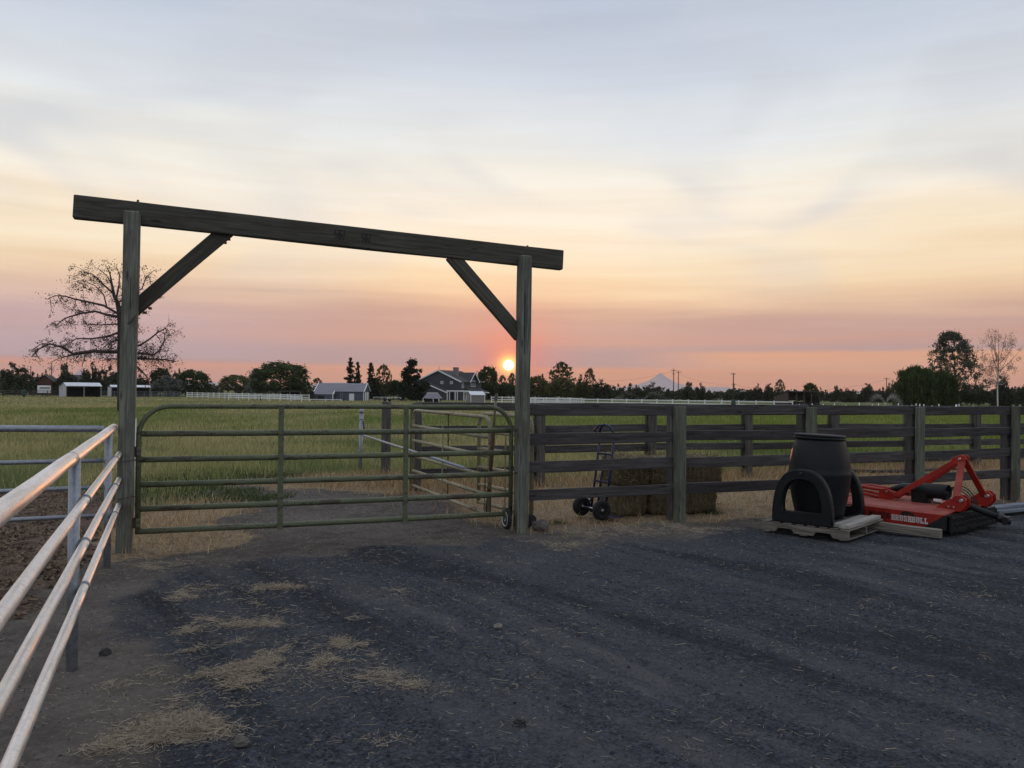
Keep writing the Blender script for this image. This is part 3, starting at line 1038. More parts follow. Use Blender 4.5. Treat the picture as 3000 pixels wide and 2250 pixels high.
def make_litter():
    # straw strands lying on the yard
    n = 260000
    x, y = view_points(n, 3.0, 13.5, -150, 3200)
    ex, ey = [], []
    for px, py, wx_, wy_, st in STRAW_PATCH:
        m_ = int(30 * wx_ * st)
        qx, qy = px + RNG.normal(0, .95, m_) * wx_, py + RNG.normal(0, 1.05, m_) * wy_
        for a_, b_ in zip(qx, qy):
            if b_ > 1300:
                c_ = G(a_, b_)
                ex.append(c_.x)
                ey.append(c_.y)
    x, y = np.concatenate([x, ex]), np.concatenate([y, ey])
    n = len(x)
    g, s, gr, mu, dr, rd = zones(x, y)
    base = 0.03 + 0.03 * (vnoise(x, y, 0.9, 141, 3) > 0.5) + 0.03 * (x < 0.2) + 0.10 * dr + 0.02 * mu
    k = RNG.random(n) < np.clip(s * 1.5 * np.clip(vnoise(x, y, 5.5, 151, 4) * 3.4 - 1.25, 0.06, 1) + base, 0, 1) * np.clip(1.4 - np.hypot(x, y) / 16, 0.35, 1)
    x, y, s = x[k], y[k], s[k]
    n = len(x)
    L = RNG.uniform(0.02, 0.075, n) * np.where(RNG.random(n) < 0.03, 2.2, 1.0)
    L = np.where((s < 0.12) & (RNG.random(n) < 0.75), L * 0.4, L)
    a = RNG.uniform(0, 2 * np.pi, n)
    w = RNG.uniform(0.0005, 0.0013, n)
    z = surf_z(x, y) + 0.006 + s * 0.016 * RNG.random(n)
    dz = RNG.uniform(-0.012, 0.03, n) * (0.4 + s)
    bend = RNG.normal(0, 0.25, n)
    p = []
    for t in (-0.5, 0.0, 0.5):
        ang = a + bend * t * 2
        p.append((x + np.cos(ang) * L * t, y + np.sin(ang) * L * t, z + dz * (t + 0.5)))
    ox, oy = -np.sin(a) * w, np.cos(a) * w
    v = np.zeros((n, 9, 3))
    for i in range(3):
        q = p[i]
        v[:, i * 3] = np.stack([q[0] - ox, q[1] - oy, q[2]], 1)
        v[:, i * 3 + 1] = np.stack([q[0] + ox, q[1] + oy, q[2]], 1)
        v[:, i * 3 + 2] = np.stack([q[0], q[1], q[2] + w * 1.6], 1)
    o = (np.arange(n) * 9)[:, None]
    fs = []
    for i in range(2):
        b = i * 3
        fs += [o + np.array([[b, b + 3, b + 5, b + 2]]), o + np.array([[b + 2, b + 5, b + 4, b + 1]])]
    q = np.concatenate(fs, 0)
    f = RNG.random(n)
    tint = mixc((0.2, 0.165, 0.12), (0.55, 0.47, 0.35), f) * RNG.uniform(0.7, 1.1, n)[:, None]
    c = np.ones((n, 9, 4))
    c[:, :, :3] = tint[:, None, :]
    me = np_mesh('straw_litter', v.reshape(-1, 3), quads=q, attrs={'tint': ('POINT', 'FLOAT_COLOR', c.reshape(-1, 4))})
    ob = link('straw_litter', me, M['straw'])
    tag(ob, 'loose pale straw scattered in patches over the dark yard', 'straw', kind='stuff')
    # stones of the gravel and clods in the corral
    n = 60000
    x, y = view_points(n, 3.0, 12.5, -150, 3150)
    g, s, gr, mu, dr, rd = zones(x, y)
    k = RNG.random(n) < np.clip(0.25 + g * 0.55 + mu * 0.9 - dr * 0.4, 0, 1)
    x, y, g, mu = x[k], y[k], g[k], mu[k]
    n = len(x)
    r = RNG.uniform(0.0025, 0.006, n) * np.where(RNG.random(n) < 0.02, 2.2, 1.0)
    r = np.where(mu > 0.5, RNG.uniform(0.006, 0.026, n), r)
    base = np.array([(1, 0, 0), (0.3, 0.95, 0), (-0.85, 0.5, 0), (-0.75, -0.65, 0), (0.4, -0.9, 0), (0.1, 0.1, 0.75)])
    a = RNG.uniform(0, 2 * np.pi, n)
    ca, sa = np.cos(a), np.sin(a)
    jit = RNG.uniform(0.7, 1.3, (n, 6, 3))
    b = base[None] * jit
    v = np.zeros((n, 6, 3))
    v[:, :, 0] = x[:, None] + (b[:, :, 0] * ca[:, None] - b[:, :, 1] * sa[:, None]) * r[:, None]
    v[:, :, 1] = y[:, None] + (b[:, :, 0] * sa[:, None] + b[:, :, 1] * ca[:, None]) * r[:, None]
    v[:, :, 2] = surf_z(x, y)[:, None] + 0.001 + b[:, :, 2] * r[:, None] * 1.1
    o = (np.arange(n) * 6)[:, None]
    t = np.concatenate([o + np.array([[i, (i + 1) % 5, 5]]) for i in range(5)], 0)
    tint = mixc((0.025, 0.028, 0.036), (0.085, 0.09, 0.1), RNG.random(n) ** 2)
    pale = RNG.random(n) < 0.03
    tint[pale] = mixc((0.16, 0.14, 0.12), (0.3, 0.28, 0.25), RNG.random(pale.sum()))
    mm = mu > 0.5
    tint[mm] = mixc((0.03, 0.02, 0.015), (0.22, 0.16, 0.115), RNG.random(mm.sum()))
    c = np.ones((n, 6, 4))
    c[:, :, :3] = tint[:, None, :]
    me = np_mesh('loose_gravel', v.reshape(-1, 3), tris=t, attrs={'tint': ('POINT', 'FLOAT_COLOR', c.reshape(-1, 4))})
    ob = link('loose_gravel', me, M['stone_bits'])
    tag(ob, 'dark loose gravel stones and brown clods lying over the yard', 'gravel', kind='stuff')


make_litter()


# ------------------------------------------------------------------ timber gateway
def make_arch():
    dl, dr = 8.07, 9.5
    root = thing('gateway_arch', at(1525, dr), 0, 'tall weathered timber gateway with a long crossbeam on two posts and corner braces', 'gateway')
    bl, tl = G(362, 1612), P(388, 621, dl)
    br, tr = P(1525, 1558, dr), P(1537, 750, dr)
    along = (Vector((br.x, br.y, 0)) - Vector((bl.x, bl.y, 0))).normalized()
    out = Vector((along.y, -along.x, 0))         # towards the camera
    bl = bl - Vector((0, 0, 0.3))
    br = br - Vector((0, 0, 0.3))
    timber('post', bl, tl, 0.145, 0.145, M['arch_post'], root, up=out, bevel=0.012, amp=0.005)
    timber('post', br, tr, 0.14, 0.14, M['arch_post'], root, up=out, bevel=0.012, amp=0.005)
    off = out * -0.085
    # beam stands on the ledges behind the notched post heads
    b0, b1 = P(212, 601, 7.9) + off, P(1655, 760, 9.66) + off
    beam = timber('crossbeam', b0, b1, 0.10, 0.225, M['arch_beam'], root, bevel=0.008, amp=0.003)
    # braces
    timber('brace', P(360, 930, dl) + off * 1.0, P(670, 668, dl + 0.36) + off * 1.0, 0.085, 0.142, M['arch_beam'], root, bevel=0.008)
    timber('brace', P(1325, 745, dr - 0.27) + off * 0.7, P(1530, 985, dr) + off * 0.7, 0.085, 0.15, M['arch_beam'], root, bevel=0.008)
    for px, py, d in ((660, 707, dl + 0.3), (671, 697, dl + 0.33), (423, 914, dl + .05), (438, 901, dl + .06)):
        p = P(px, py, d) + off
        MB().box(-0.012, 0.012, -0.02, 0.02, -0.012, 0.012, Matrix.Translation(p - root.location)).build('bolt', M['rust'], root, bevel=0.003)
    for px, py, d in ((402, 584, dl), (1553, 719, dr)):
        p = P(px, py, d) + off
        MB().tube([p - root.location - Vector((0, 0, .04)), p - root.location + Vector((0, 0, 0.012))], 0.012, 8).build('bolt', M['rust'], root)
    # a splice in the left post, wire turns round it, and pins in the right post
    def dark(name, pa, pb, w, d, mat='decal_black'):
        a, b = pa - root.location + out * d, pb - root.location + out * d
        MB().bar(a, b, 0.012, w, out.cross(b - a)).build(name, M[mat], root)
    dark('split', P(366, 949, dl), P(381, 949, dl), 0.008, 0.072)
    dark('split', P(381, 949, dl), P(404, 921, dl), 0.004, 0.072)
    dark('split', P(385, 812, dl), P(384, 905, dl), 0.004, 0.073)
    dark('split', P(1531, 860, dr), P(1530, 1040, dr), 0.004, 0.072)
    for pyw in (1352, 1458):
        c0 = P(374, pyw, dl) - root.location
        ring = [c0 + along * (0.082 * sx) + out * (0.082 * sy) + Vector((0, 0, 0.015 * sx + .01 * sy)) for sx, sy in ((-1, -1), (-1, 1), (1, 1), (1, -1), (-1, -1))]
        MB().tube(ring, 0.003, 5).build('wire_turn', M['rust'], root)
    for pyw in (1258, 1383):
        c0 = P(1508, pyw, dr) - root.location + out * 0.06
        MB().tube([c0 - along * 0.02, c0 + along * 0.03, c0 + along * 0.05 + out * .015], [0.016, 0.014, 0.02], 8).build('latch_pin', M['rust'], root)
    # brand marks carved in the beam: two pairs of letters standing back to back
    fm, fl = frame(b0, b1)
    yaxis = Vector((fm[0][1], fm[1][1], fm[2][1]))
    sgn = -1 if yaxis.dot(out) < 0 else 1

    def mark(px, py, s):
        mb = MB()
        d = 7.9 + (px - 212) / (1655 - 212) * 1.76
        c = P(px, py, d) + off
        loc = fm.inverted() @ c
        for seg in (((-.055, .045), (.055, .045)), ((-.008, .045), (-.008, -.05)), ((.008, .045), (.008, -.05)),
                    ((-.008, .0), (-.05, -.05)), ((.008, .0), (.05, -.05)), ((-.05, .045), (-.05, .0)), ((.05, .045), (.05, .0)),
                    ((-.05, .0), (-.008, .0)), ((.05, .0), (.008, .0))):
            (x0, z0), (x1, z1) = seg
            p0 = Vector((loc.x + x0 * s, sgn * 0.0505, loc.z + z0 * s))
            p1 = Vector((loc.x + x1 * s, sgn * 0.0505, loc.z + z1 * s))
            mb.bar(p0, p1, 0.006, 0.011 * s, (0, 0, 1) if abs(z1 - z0) < abs(x1 - x0) else (1, 0, 0))
        o = mb.build('carved_mark', M['decal_black'], beam)
        return o
    mark(993, 690, 1.0)
    mark(1070, 700, 0.92)
    return root, along, out


ARCH, ALONG, OUT = make_arch()


# ------------------------------------------------------------------ tube gates
def gate_frame_path(L, H, rad, z0, n=7):
    pts = [Vector((0, 0, z0))]
    for k in range(n + 1):
        a = math.pi / 2 * k / n
        pts.append(Vector((rad - rad * math.cos(a), 0, H - rad + rad * math.sin(a))))
    for k in range(n + 1):
        a = math.pi / 2 * k / n
        pts.append(Vector((L - rad + rad * math.sin(a), 0, H - rad + rad * math.cos(a))))
    pts.append(Vector((L, 0, z0)))
    return pts


def tube_gate(name, p0, p1, ztop, rails, rad, r, mat, label, stays=(), stay_w=0.055, group=None, rr=0.93):
    """Gate hung from p0 to p1 (ground points), local X along the gate."""
    d = Vector(p1) - Vector(p0)
    L = math.hypot(d.x, d.y)
    root = thing(name, Vector((p0[0], p0[1], 0)), math.atan2(d.y, d.x), label, 'gate', group)
    MB().tube(gate_frame_path(L, ztop, rad, rails[-1] - r), r, 10).build('frame', mat, root)
    for z in rails:
        # slightly flattened rail pipe, standing clear of the end uprights
        MB().tube([(r * 0.5, 0, z), (L * 0.33, 0.002, z - 0.004), (L * 0.66, -0.002, z - 0.003), (L - r * 0.5, 0, z)], r * rr, 10).build('rail', mat, root)
    for x in stays:
        MB().box(-stay_w / 2, stay_w / 2, -r - 0.006, -r - 0.001, rails[-1] - r - 0.012, ztop - r * 0.3).build('stay', mat, root, loc=(x, 0, 0), bevel=0.002)
    return root, L


gl, gr_ = P(409, 1143, 8.1), P(1499, 1143, 9.55)
GATE, GL = tube_gate('pasture_gate', gl, gr_, 1.405, (1.135, 0.882, 0.637, 0.40, 0.18), 0.28, 0.0255, M['gate_green'],
                     'long green tubular gate hung under the timber gateway, closed across the track',
                     stays=(), group=None, rr=1.16)
for px in (825, 1187):
    # depth along the gate plane where that pixel column crosses it
    best = min((abs((Vector((1500 + F_PX * (gl.x + (gr_.x - gl.x) * k / 400) / (gl.y + (gr_.y - gl.y) * k / 400), 0, 0)).x) - px), k) for k in range(401))[1]
    MB().box(-0.028, 0.028, -0.046, -0.0305, 0.135, 1.395).build('stay', M['gate_green'], GATE, loc=(GL * best / 400, 0, 0), bevel=0.002)
for z in (0.96, 0.265):
    h = MB().box(-0.005, 0.042, -0.036, 0.036, -0.045, 0.045).build('hinge', M['gate_green'], GATE, loc=(-0.018, 0, z), bevel=0.01)
    MB().box(-0.07, -0.006, -0.02, 0.02, -0.05, 0.05).build('hinge_plate', M['rust'], h, bevel=0.004)
# caster wheel at the free end
wx = GL - 0.05
MB().box(-0.028, 0.028, -0.045, 0.03, 0.14, 0.24).build('caster_bracket', M['gate_green'], GATE, loc=(wx, 0, 0), bevel=0.006)
wh = MB().bar((-0.035, 0, 0.0), (-0.035, 0.0, 0.15), 0.045, 0.006, (1, 0, 0)).tube([(-0.045, 0, 0), (0.045, 0, 0)], 0.009, 8).build('caster_wheel', M['gate_green'], GATE, loc=(wx, -0.01, 0.125))
RX = Matrix.Rotation(R(90), 4, 'Y')
tyre_prof = [(0.082, -0.02), (0.104, -0.026), (0.122, -0.018), (0.127, 0.0), (0.122, 0.018), (0.104, 0.026), (0.082, 0.02)]
MB().lathe(tyre_prof, 28, RX).build('tyre', M['rubber'], wh)
MB().lathe([(0.0001, -0.012), (0.03, -0.024), (0.034, -0.014), (0.07, -0.014), (0.088, -0.028), (0.088, 0.028), (0.07, 0.014), (0.034, 0.014), (0.03, 0.024), (0.0001, 0.012)], 24, RX).build('rim', M['white_rim'], wh)

# second gate, standing open across the lane behind the gateway
ga0, ga1 = P(1212, 1143, 12.95), P(1437, 1143, 9.95)
GA, LA = tube_gate('lane_gate', ga0, ga1, 1.27, (1.03, 0.80, 0.56, 0.33, 0.10), 0.16, 0.0255, M['gate_tan'],
                   'faded olive tubular gate reaching from the broken post towards the camera', (), group=None)
for f in (0.47,):
    MB().box(-0.02, 0.02, -0.028, -0.022, 0.07, 1.265).build('stay', M['gate_tan'], GA, loc=(LA * f, 0, 0), bevel=0.002)
MB().box(-0.02, 0.02, 0.022, 0.028, 0.07, 1.265).build('stay', M['rust'], GA, loc=(LA * 0.5, 0, 0), bevel=0.002)
gb0, gb1 = P(1405, 1143, 10.9), P(1560, 1143, 9.78)
GB, LB = tube_gate('walk_gate', gb0, gb1, 1.29, (1.06, 0.83, 0.59, 0.36, 0.13), 0.16, 0.0255, M['gate_tan'],
                   'short tan tubular gate half hidden behind the right gateway post', (), group=None)
MB().box(-0.018, 0.018, -0.028, -0.022, 0.10, 1.05).build('stay', M['gate_tan'], GB, loc=(LB * 0.56, 0, 0), bevel=0.002)
# chain between the two
ch = MB()
cp = P(1421, 1395, 10.2)
for i in range(16):
    z = -i * 0.032
    ax = Matrix.Translation((0, 0, z)) @ Matrix.Rotation(R(90 * (i % 2)), 4, 'Z')
    ring = [ax @ Vector((0.011 * math.cos(a), 0, 0.021 * math.sin(a))) for a in [2 * math.pi * k / 10 for k in range(11)]]
    ch.tube(ring, 0.004, 5, False)
o = ch.build('gate_chain', M['rust'], loc=cp)
tag(o, 'rusty chain hanging between the two tan gates', 'chain')
# long-handled tool leaning on the gates
tb, tt = P(1428, 1500, 10.05), P(1452, 1172, 9.75)
tl_ = thing('digging_bar', tb, 0, 'rusty steel bar with a pale wooden grip standing against the tan gates', 'tool')
kn = tb.lerp(tt, 0.74)
MB().tube([(0, 0, 0), (kn - tb) * 0.5, kn - tb], [0.024, 0.024, 0.026], 8).build('bar', M['rust'], tl_)
MB().tube([kn - tb - Vector((0, 0, .02)), (kn.lerp(tt, .6)) - tb, tt - tb], 0.016, 8).build('shaft', M['gate_tan'], tl_)
MB().bar(tt - tb - Vector((0, 0, 0.01)), tt - tb + Vector((0.012, 0, 0.075)), 0.036, 0.036).build('grip', M['pallet'], tl_, bevel=0.006)


# ------------------------------------------------------------------ plank fences of the lane
def plank_fence():
    root = thing('plank_fence', Vector((0.15, NEAR_LINE(0.15), 0)), 0,
                 'nearer dark plank fence running from the gateway past the barrel and red mower', 'fence')
    d = Vector((1, 0.43, 0)).normalized()
    nrm = Vector((-d.y, d.x, 0))
    xs = [0.2, 2.1, 4.02, 5.88, 7.75, 9.6]
    tops = (1.432, 1.108, 0.783, 0.447)
    for i, x in enumerate(xs):
        p = Vector((x, NEAR_LINE(x), 0))
        if i:
            h = 1.425 + random.uniform(-0.015, 0.012)
            q = p + nrm * 0.155
            timber('post', q - Vector((0, 0, 0.3)), q + Vector((random.uniform(-.01, .01), 0, h - 0.01)), 0.11, 0.14, M['old_post'], root, up=nrm, bevel=0.012)
            lean = d * random.uniform(-0.012, 0.012)
            timber('fascia', p - Vector((0, 0, 0.25)), p + lean + Vector((0, 0, h)), 0.175, 0.038, M['fascia'], root, up=nrm, bevel=0.006)
    for i in range(len(xs) - 1):
        for j, zt in enumerate(tops):
            j0, j1 = random.uniform(-0.012, 0.012), random.uniform(-0.012, 0.012)
            a = Vector((xs[i], NEAR_LINE(xs[i]), zt - 0.0625 + j0)) + nrm * 0.045 + d * 0.004
            b = Vector((xs[i + 1], NEAR_LINE(xs[i + 1]), zt - 0.0625 + j1)) + nrm * 0.045 - d * 0.004
            timber('board', a, b, 0.036, 0.128 + random.uniform(-0.006, 0.006), M['board'], root, bevel=0.005, amp=0.005)
    root2 = thing('plank_fence', Vector((-1.55, FAR_LINE(-1.55), 0)), 0,
                  'farther dark plank fence on the field side of the lane behind the hay bales', 'fence')
    d = Vector((1, 0.45, 0)).normalized()
    nrm = Vector((-d.y, d.x, 0))
    xs = [-1.52, 0.48, 2.53, 4.53, 6.55, 8.5, 10.4, 12.4, 14.4]
    tops = (1.40, 1.02, 0.675, 0.33)
    for i, x in enumerate(xs):
        p = Vector((x, FAR_LINE(x), 0))
        h = 1.38 - 0.005 * (x + 1.5) + random.uniform(-0.02, 0.005)
        timber('post', p - nrm * 0.05 - Vector((0, 0, 0.3)), p - nrm * 0.05 + Vector((0, 0, h)), 0.125, 0.11, M['old_post'], root2, up=nrm, bevel=0.012)
        q = p + nrm * 0.085
        timber('fascia', q - Vector((0, 0, 0.25)), q + Vector((0, 0, h - 0.02)), 0.15, 0.036, M['fascia'], root2, up=nrm, bevel=0.006)
    for i in range(len(xs) - 1):
        for j, zt in enumerate(tops):
            a = Vector((xs[i], FAR_LINE(xs[i]), zt - 0.065 - 0.0055 * (xs[i] + 1.5) + random.uniform(-.012, .012))) + nrm * 0.04 + d * 0.004
            b = Vector((xs[i + 1], FAR_LINE(xs[i + 1]), zt - 0.065 - 0.0055 * (xs[i + 1] + 1.5) + random.uniform(-.012, .012))) + nrm * 0.04 - d * 0.004
            timber('board', a, b, 0.036, 0.128, M['board'], root2, bevel=0.005, amp=0.005)


plank_fence()
lp = P(1132, 1143, 14.6)
pp = timber('fence_post', Vector((lp.x, lp.y, -0.3)), Vector((lp.x + 0.01, lp.y, 1.375)), 0.155, 0.14, M['old_post'], None, up=(0, -1, 0), bevel=0.014)
tag(pp, 'lone square wooden post standing in dry grass behind the gate', 'post')
pb = thing('pipe_barrier', at(1057, 15.8), 0, 'short grey pipe post with one pipe rail sloping across the lane', 'barrier')
q0 = pb.location
MB().tube([(0, 0, -0.3), (0.02, 0, 1.15)], 0.036, 12).build('post', M['galv_dull'], pb)
MB().lathe([(0.042, 1.13), (0.045, 1.16), (0.042, 1.19), (0.025, 1.215), (0.005, 1.22)], 12).build('post_cap', M['galv_dull'], pb, loc=(0.02, 0, 0))
MB().lathe([(0.042, -.012), (0.047, -.006), (0.047, .006), (0.042, .012)], 12, caps=False).build('collar', M['galv_dull'], pb, loc=(0.018, 0, 1.02))
e1 = P(1362, 1372, 9.6)
MB().tube([(0.02, 0, 0.72), Vector((e1.x, e1.y, 0.69)) - q0], 0.019, 10).build('rail', M['galv_dull'], pb)
MB().tube([(0.055, -.04, 0.98), (0.075, -.04, 0.86), (0.07, -.04, 0.80)], 0.014, 6).build('latch', M['steel_dark'], pb)


# ------------------------------------------------------------------ galvanised pipe corral at the left
def pipe_corral():
    A = G(313, 1657)
    dirn = Vector((-0.4141, 1.0, 0)).normalized()
    perp = Vector((-dirn.y, dirn.x, 0))           # to the left
    z = (1.195, 0.945, 0.70, 0.45)
    root = thing('pipe_fence', Vector((A.x, A.y, 0)), 0, 'bright galvanised pipe fence running from the left gateway post towards the camera', 'fence')
    rr = random.random
    # distances along -dirn from the corner post
    posts = [0.0, 2.88, 5.75, 8.6]
    for s in posts:
        p = -dirn * s
        MB().tube([p + Vector((0, 0, -0.3)), p + Vector((0, 0, 1.17))], 0.0315, 16).build('post', M['galv_dull'], root)
    face = Vector((dirn.y, -dirn.x, 0))
    for i, zz in enumerate(z):
        r = 0.037 if i == 0 else 0.0245
        off = Vector((0, 0, 0)) if i == 0 else face * 0.057
        e = dirn * (0.74 - 0.03 * i) + off
        b = -dirn * 9.4 + off
        pts = [Vector((*((e + (b - e) * k / 12).to_2d()), zz + noise.noise(Vector((k * .7, i * 5.1, 0))) * 0.006)) for k in range(13)]
        MB().tube(pts, r, 18).build('rail', M['galv'], root)
        if i == 0:
            for s in (0.0, 3.05, 5.9):
                c = -dirn * s + Vector((0, 0, zz))
                MB().tube([c - dirn * 0.006, c + dirn * 0.006], r + 0.0022, 18).build('sleeve', M['galv_dull'], root)
        else:
            for s in posts[:3]:
                c = -dirn * s + off + Vector((0, 0, zz))
                Mx, _ = frame(c - dirn, c + dirn)
                for q in (-0.009, 0.009):
                    ring = [Mx @ Vector((q, 0.029 * math.cos(a), 0.029 * math.sin(a))) for a in [2 * math.pi * k / 16 for k in range(17)]]
                    MB().tube(ring, 0.0042, 6, False).build('wire_tie', M['galv_dull'], root)
    root2 = thing('pipe_fence', Vector((A.x, A.y, 0)) + perp * 0.04, 0, 'grey galvanised pipe fence leaving the picture at its left edge, across the muddy corral', 'fence')
    zz_ = (1.217, 0.925, 0.69, 0.45)
    for i, zz in enumerate(zz_):
        r = 0.03 if i == 0 else 0.02
        pts = [perp * (6.0 * k / 6) + Vector((0, 0, zz + 0.012 * math.sin(k * 1.3 + i))) for k in range(7)]
        MB().tube(pts, r, 14).build('rail', M['galv_dull'], root2)
    for s in (2.9, 5.8):
        MB().tube([perp * s + Vector((0, 0, -0.3)) + dirn * 0.05, perp * s + Vector((0, 0, 1.2)) + dirn * 0.05], 0.03, 12).build('post', M['galv_dull'], root2)
    wp0, wp1 = P(391, 1432, 9.2), P(397.5, 1226, 9.2)
    o = MB().tube([wp0 - Vector((0, 0, 0.45)), wp0.lerp(wp1, 0.5), wp1], 0.009, 8).build('marker_stake', M['white_paint'])
    tag(o, 'thin white stake standing just behind the left gateway post', 'stake')


pipe_corral()


# ------------------------------------------------------------------ hay bales and hand truck in the lane
M['hay'] = m_wood('hay_stems', (0.06, 0.048, 0.028), (0.215, 0.175, 0.1), (0.09, 0.072, 0.043), grain=(60, 60, 7), knots=False)


def hay_bale(center, L, W, H, rz, label, stems=900):
    root = thing('hay_bale', center, rz, label, 'hay bale', 'hay bales stacked in the lane')
    mb = MB()
    nx, ny, nz = 16, 8, 7
    idx = {}
    vs, fs = [], []

    def vid(i, j, k):
        if (i, j, k) not in idx:
            x, y, z = (i / nx - .5) * L, (j / ny - .5) * W, k / nz * H
            q = Vector((x * 5 + center[0] * 9, y * 5 + center[2] * 9, z * 5))
            nv = noise.noise_vector(q) * 0.022 + noise.noise_vector(q * 3.1) * 0.013
            # corners are rounded off
            fx, fy, fz = abs(x) / (L / 2), abs(y) / (W / 2), abs(z - H / 2) / (H / 2)
            rnd = 1 - 0.05 * max(0, fx * fy - .7) * 3
            idx[(i, j, k)] = len(vs)
            vs.append((x * rnd + nv.x, y * rnd + nv.y, (z - H / 2) * (1 - 0.04 * max(0, fx * fz - .7) * 3) + H / 2 + (nv.z if 0 < k else 0)))
        return idx[(i, j, k)]
    for i in range(nx):
        for j in range(ny):
            fs.append((vid(i, j, nz), vid(i + 1, j, nz), vid(i + 1, j + 1, nz), vid(i, j + 1, nz)))
            fs.append((vid(i, j, 0), vid(i, j + 1, 0), vid(i + 1, j + 1, 0), vid(i + 1, j, 0)))
    for i in range(nx):
        for k in range(nz):
            fs.append((vid(i, 0, k), vid(i + 1, 0, k), vid(i + 1, 0, k + 1), vid(i, 0, k + 1)))
            fs.append((vid(i, ny, k), vid(i, ny, k + 1), vid(i + 1, ny, k + 1), vid(i + 1, ny, k)))
    for j in range(ny):
        for k in range(nz):
            fs.append((vid(0, j, k), vid(0, j, k + 1), vid(0, j + 1, k + 1), vid(0, j + 1, k)))
            fs.append((vid(nx, j, k), vid(nx, j + 1, k), vid(nx, j + 1, k + 1), vid(nx, j, k + 1)))
    mb.add(vs, fs, True).build('block', M['hay'], root)
    # stems sticking out of the faces
    rg = np.random.default_rng(int(abs(center[0] * 1000 + center[2] * 77)) + 5)
    n = stems
    face = rg.choice(5, n, p=(0.28, 0.14, 0.14, 0.22, 0.22))
    u, v = rg.uniform(-.5, .5, n), rg.uniform(-.5, .5, n)
    p = np.zeros((n, 3))
    nr = np.zeros((n, 3))
    for f, (a, b, c, s) in enumerate(((0, 1, 2, 1), (1, 2, 0, -1), (1, 2, 0, 1), (0, 2, 1, -1), (0, 2, 1, 1))):
        m = face == f
        dims = (L, W, H)
        p[m, a] = u[m] * dims[a]
        p[m, b] = v[m] * dims[b]
        p[m, c] = s * dims[c] / 2
        nr[m, c] = s
    p[:, 2] += H / 2
    dirs = rg.normal(0, 1, (n, 3)) + nr * 0.45
    dirs[:, 2] *= 0.75
    dirs /= np.linalg.norm(dirs, axis=1)[:, None]
    ln = rg.uniform(0.03, 0.13, n)
    side = np.cross(dirs, rg.normal(0, 1, (n, 3)))
    side /= np.linalg.norm(side, axis=1)[:, None]
    w = 0.0024
    q = np.stack([p - side * w, p + side * w, p + side * w + dirs * ln[:, None], p - side * w + dirs * ln[:, None]], 1)
    quads = (np.arange(n) * 4)[:, None] + np.arange(4)[None]
    tint = mixc((0.11, 0.085, 0.045), (0.36, 0.3, 0.18), rg.random(n))
    c = np.ones((n, 4, 4))
    c[:, :, :3] = tint[:, None]
    link('loose_stems', np_mesh('loose_stems', q.reshape(-1, 3), quads=quads, attrs={'tint': ('POINT', 'FLOAT_COLOR', c.reshape(-1, 4))}), M['straw'], root)['kind'] = 'stuff'
    for x in (-L * 0.2, L * 0.2):
        if L > 0.8:
            e = 0.012
            MB().tube([(x, -W / 2 - e, 0.01), (x, -W / 2 - e, H), (x, -W / 2 + .03, H + e), (x, W / 2 - .03, H + e), (x, W / 2 + e, H), (x, W / 2 + e, 0.01)], 0.003, 5).build('twine', M['gate_tan'], root)
    return root


def hay():
    a = math.atan2(0.36, 1.0)
    d = Vector((math.cos(a), math.sin(a), 0))
    n = Vector((-d.y, d.x, 0))
    front = Vector((1.38, 10.62, 0))
    lc = front + d * 0.215 + n * 0.3
    rc = front + d * (0.45 + 0.53) + n * 0.23
    hay_bale(lc, 0.43, 0.58, 0.37, a, 'bottom hay bale end-on against the wheels of the blue hand truck', 700)
    hay_bale(lc + Vector((0.015, -.02, 0.375)), 0.42, 0.58, 0.36, a, 'top hay bale end-on behind the frame of the blue hand truck', 900)
    hay_bale(rc, 1.02, 0.46, 0.37, a, 'bottom hay bale lying lengthways behind the first plank fence post', 900)
    hay_bale(rc + d * 0.05 + Vector((0, 0, 0.375)), 1.08, 0.46, 0.36, a, 'top hay bale lying lengthways behind the fence planks', 1300)


hay()


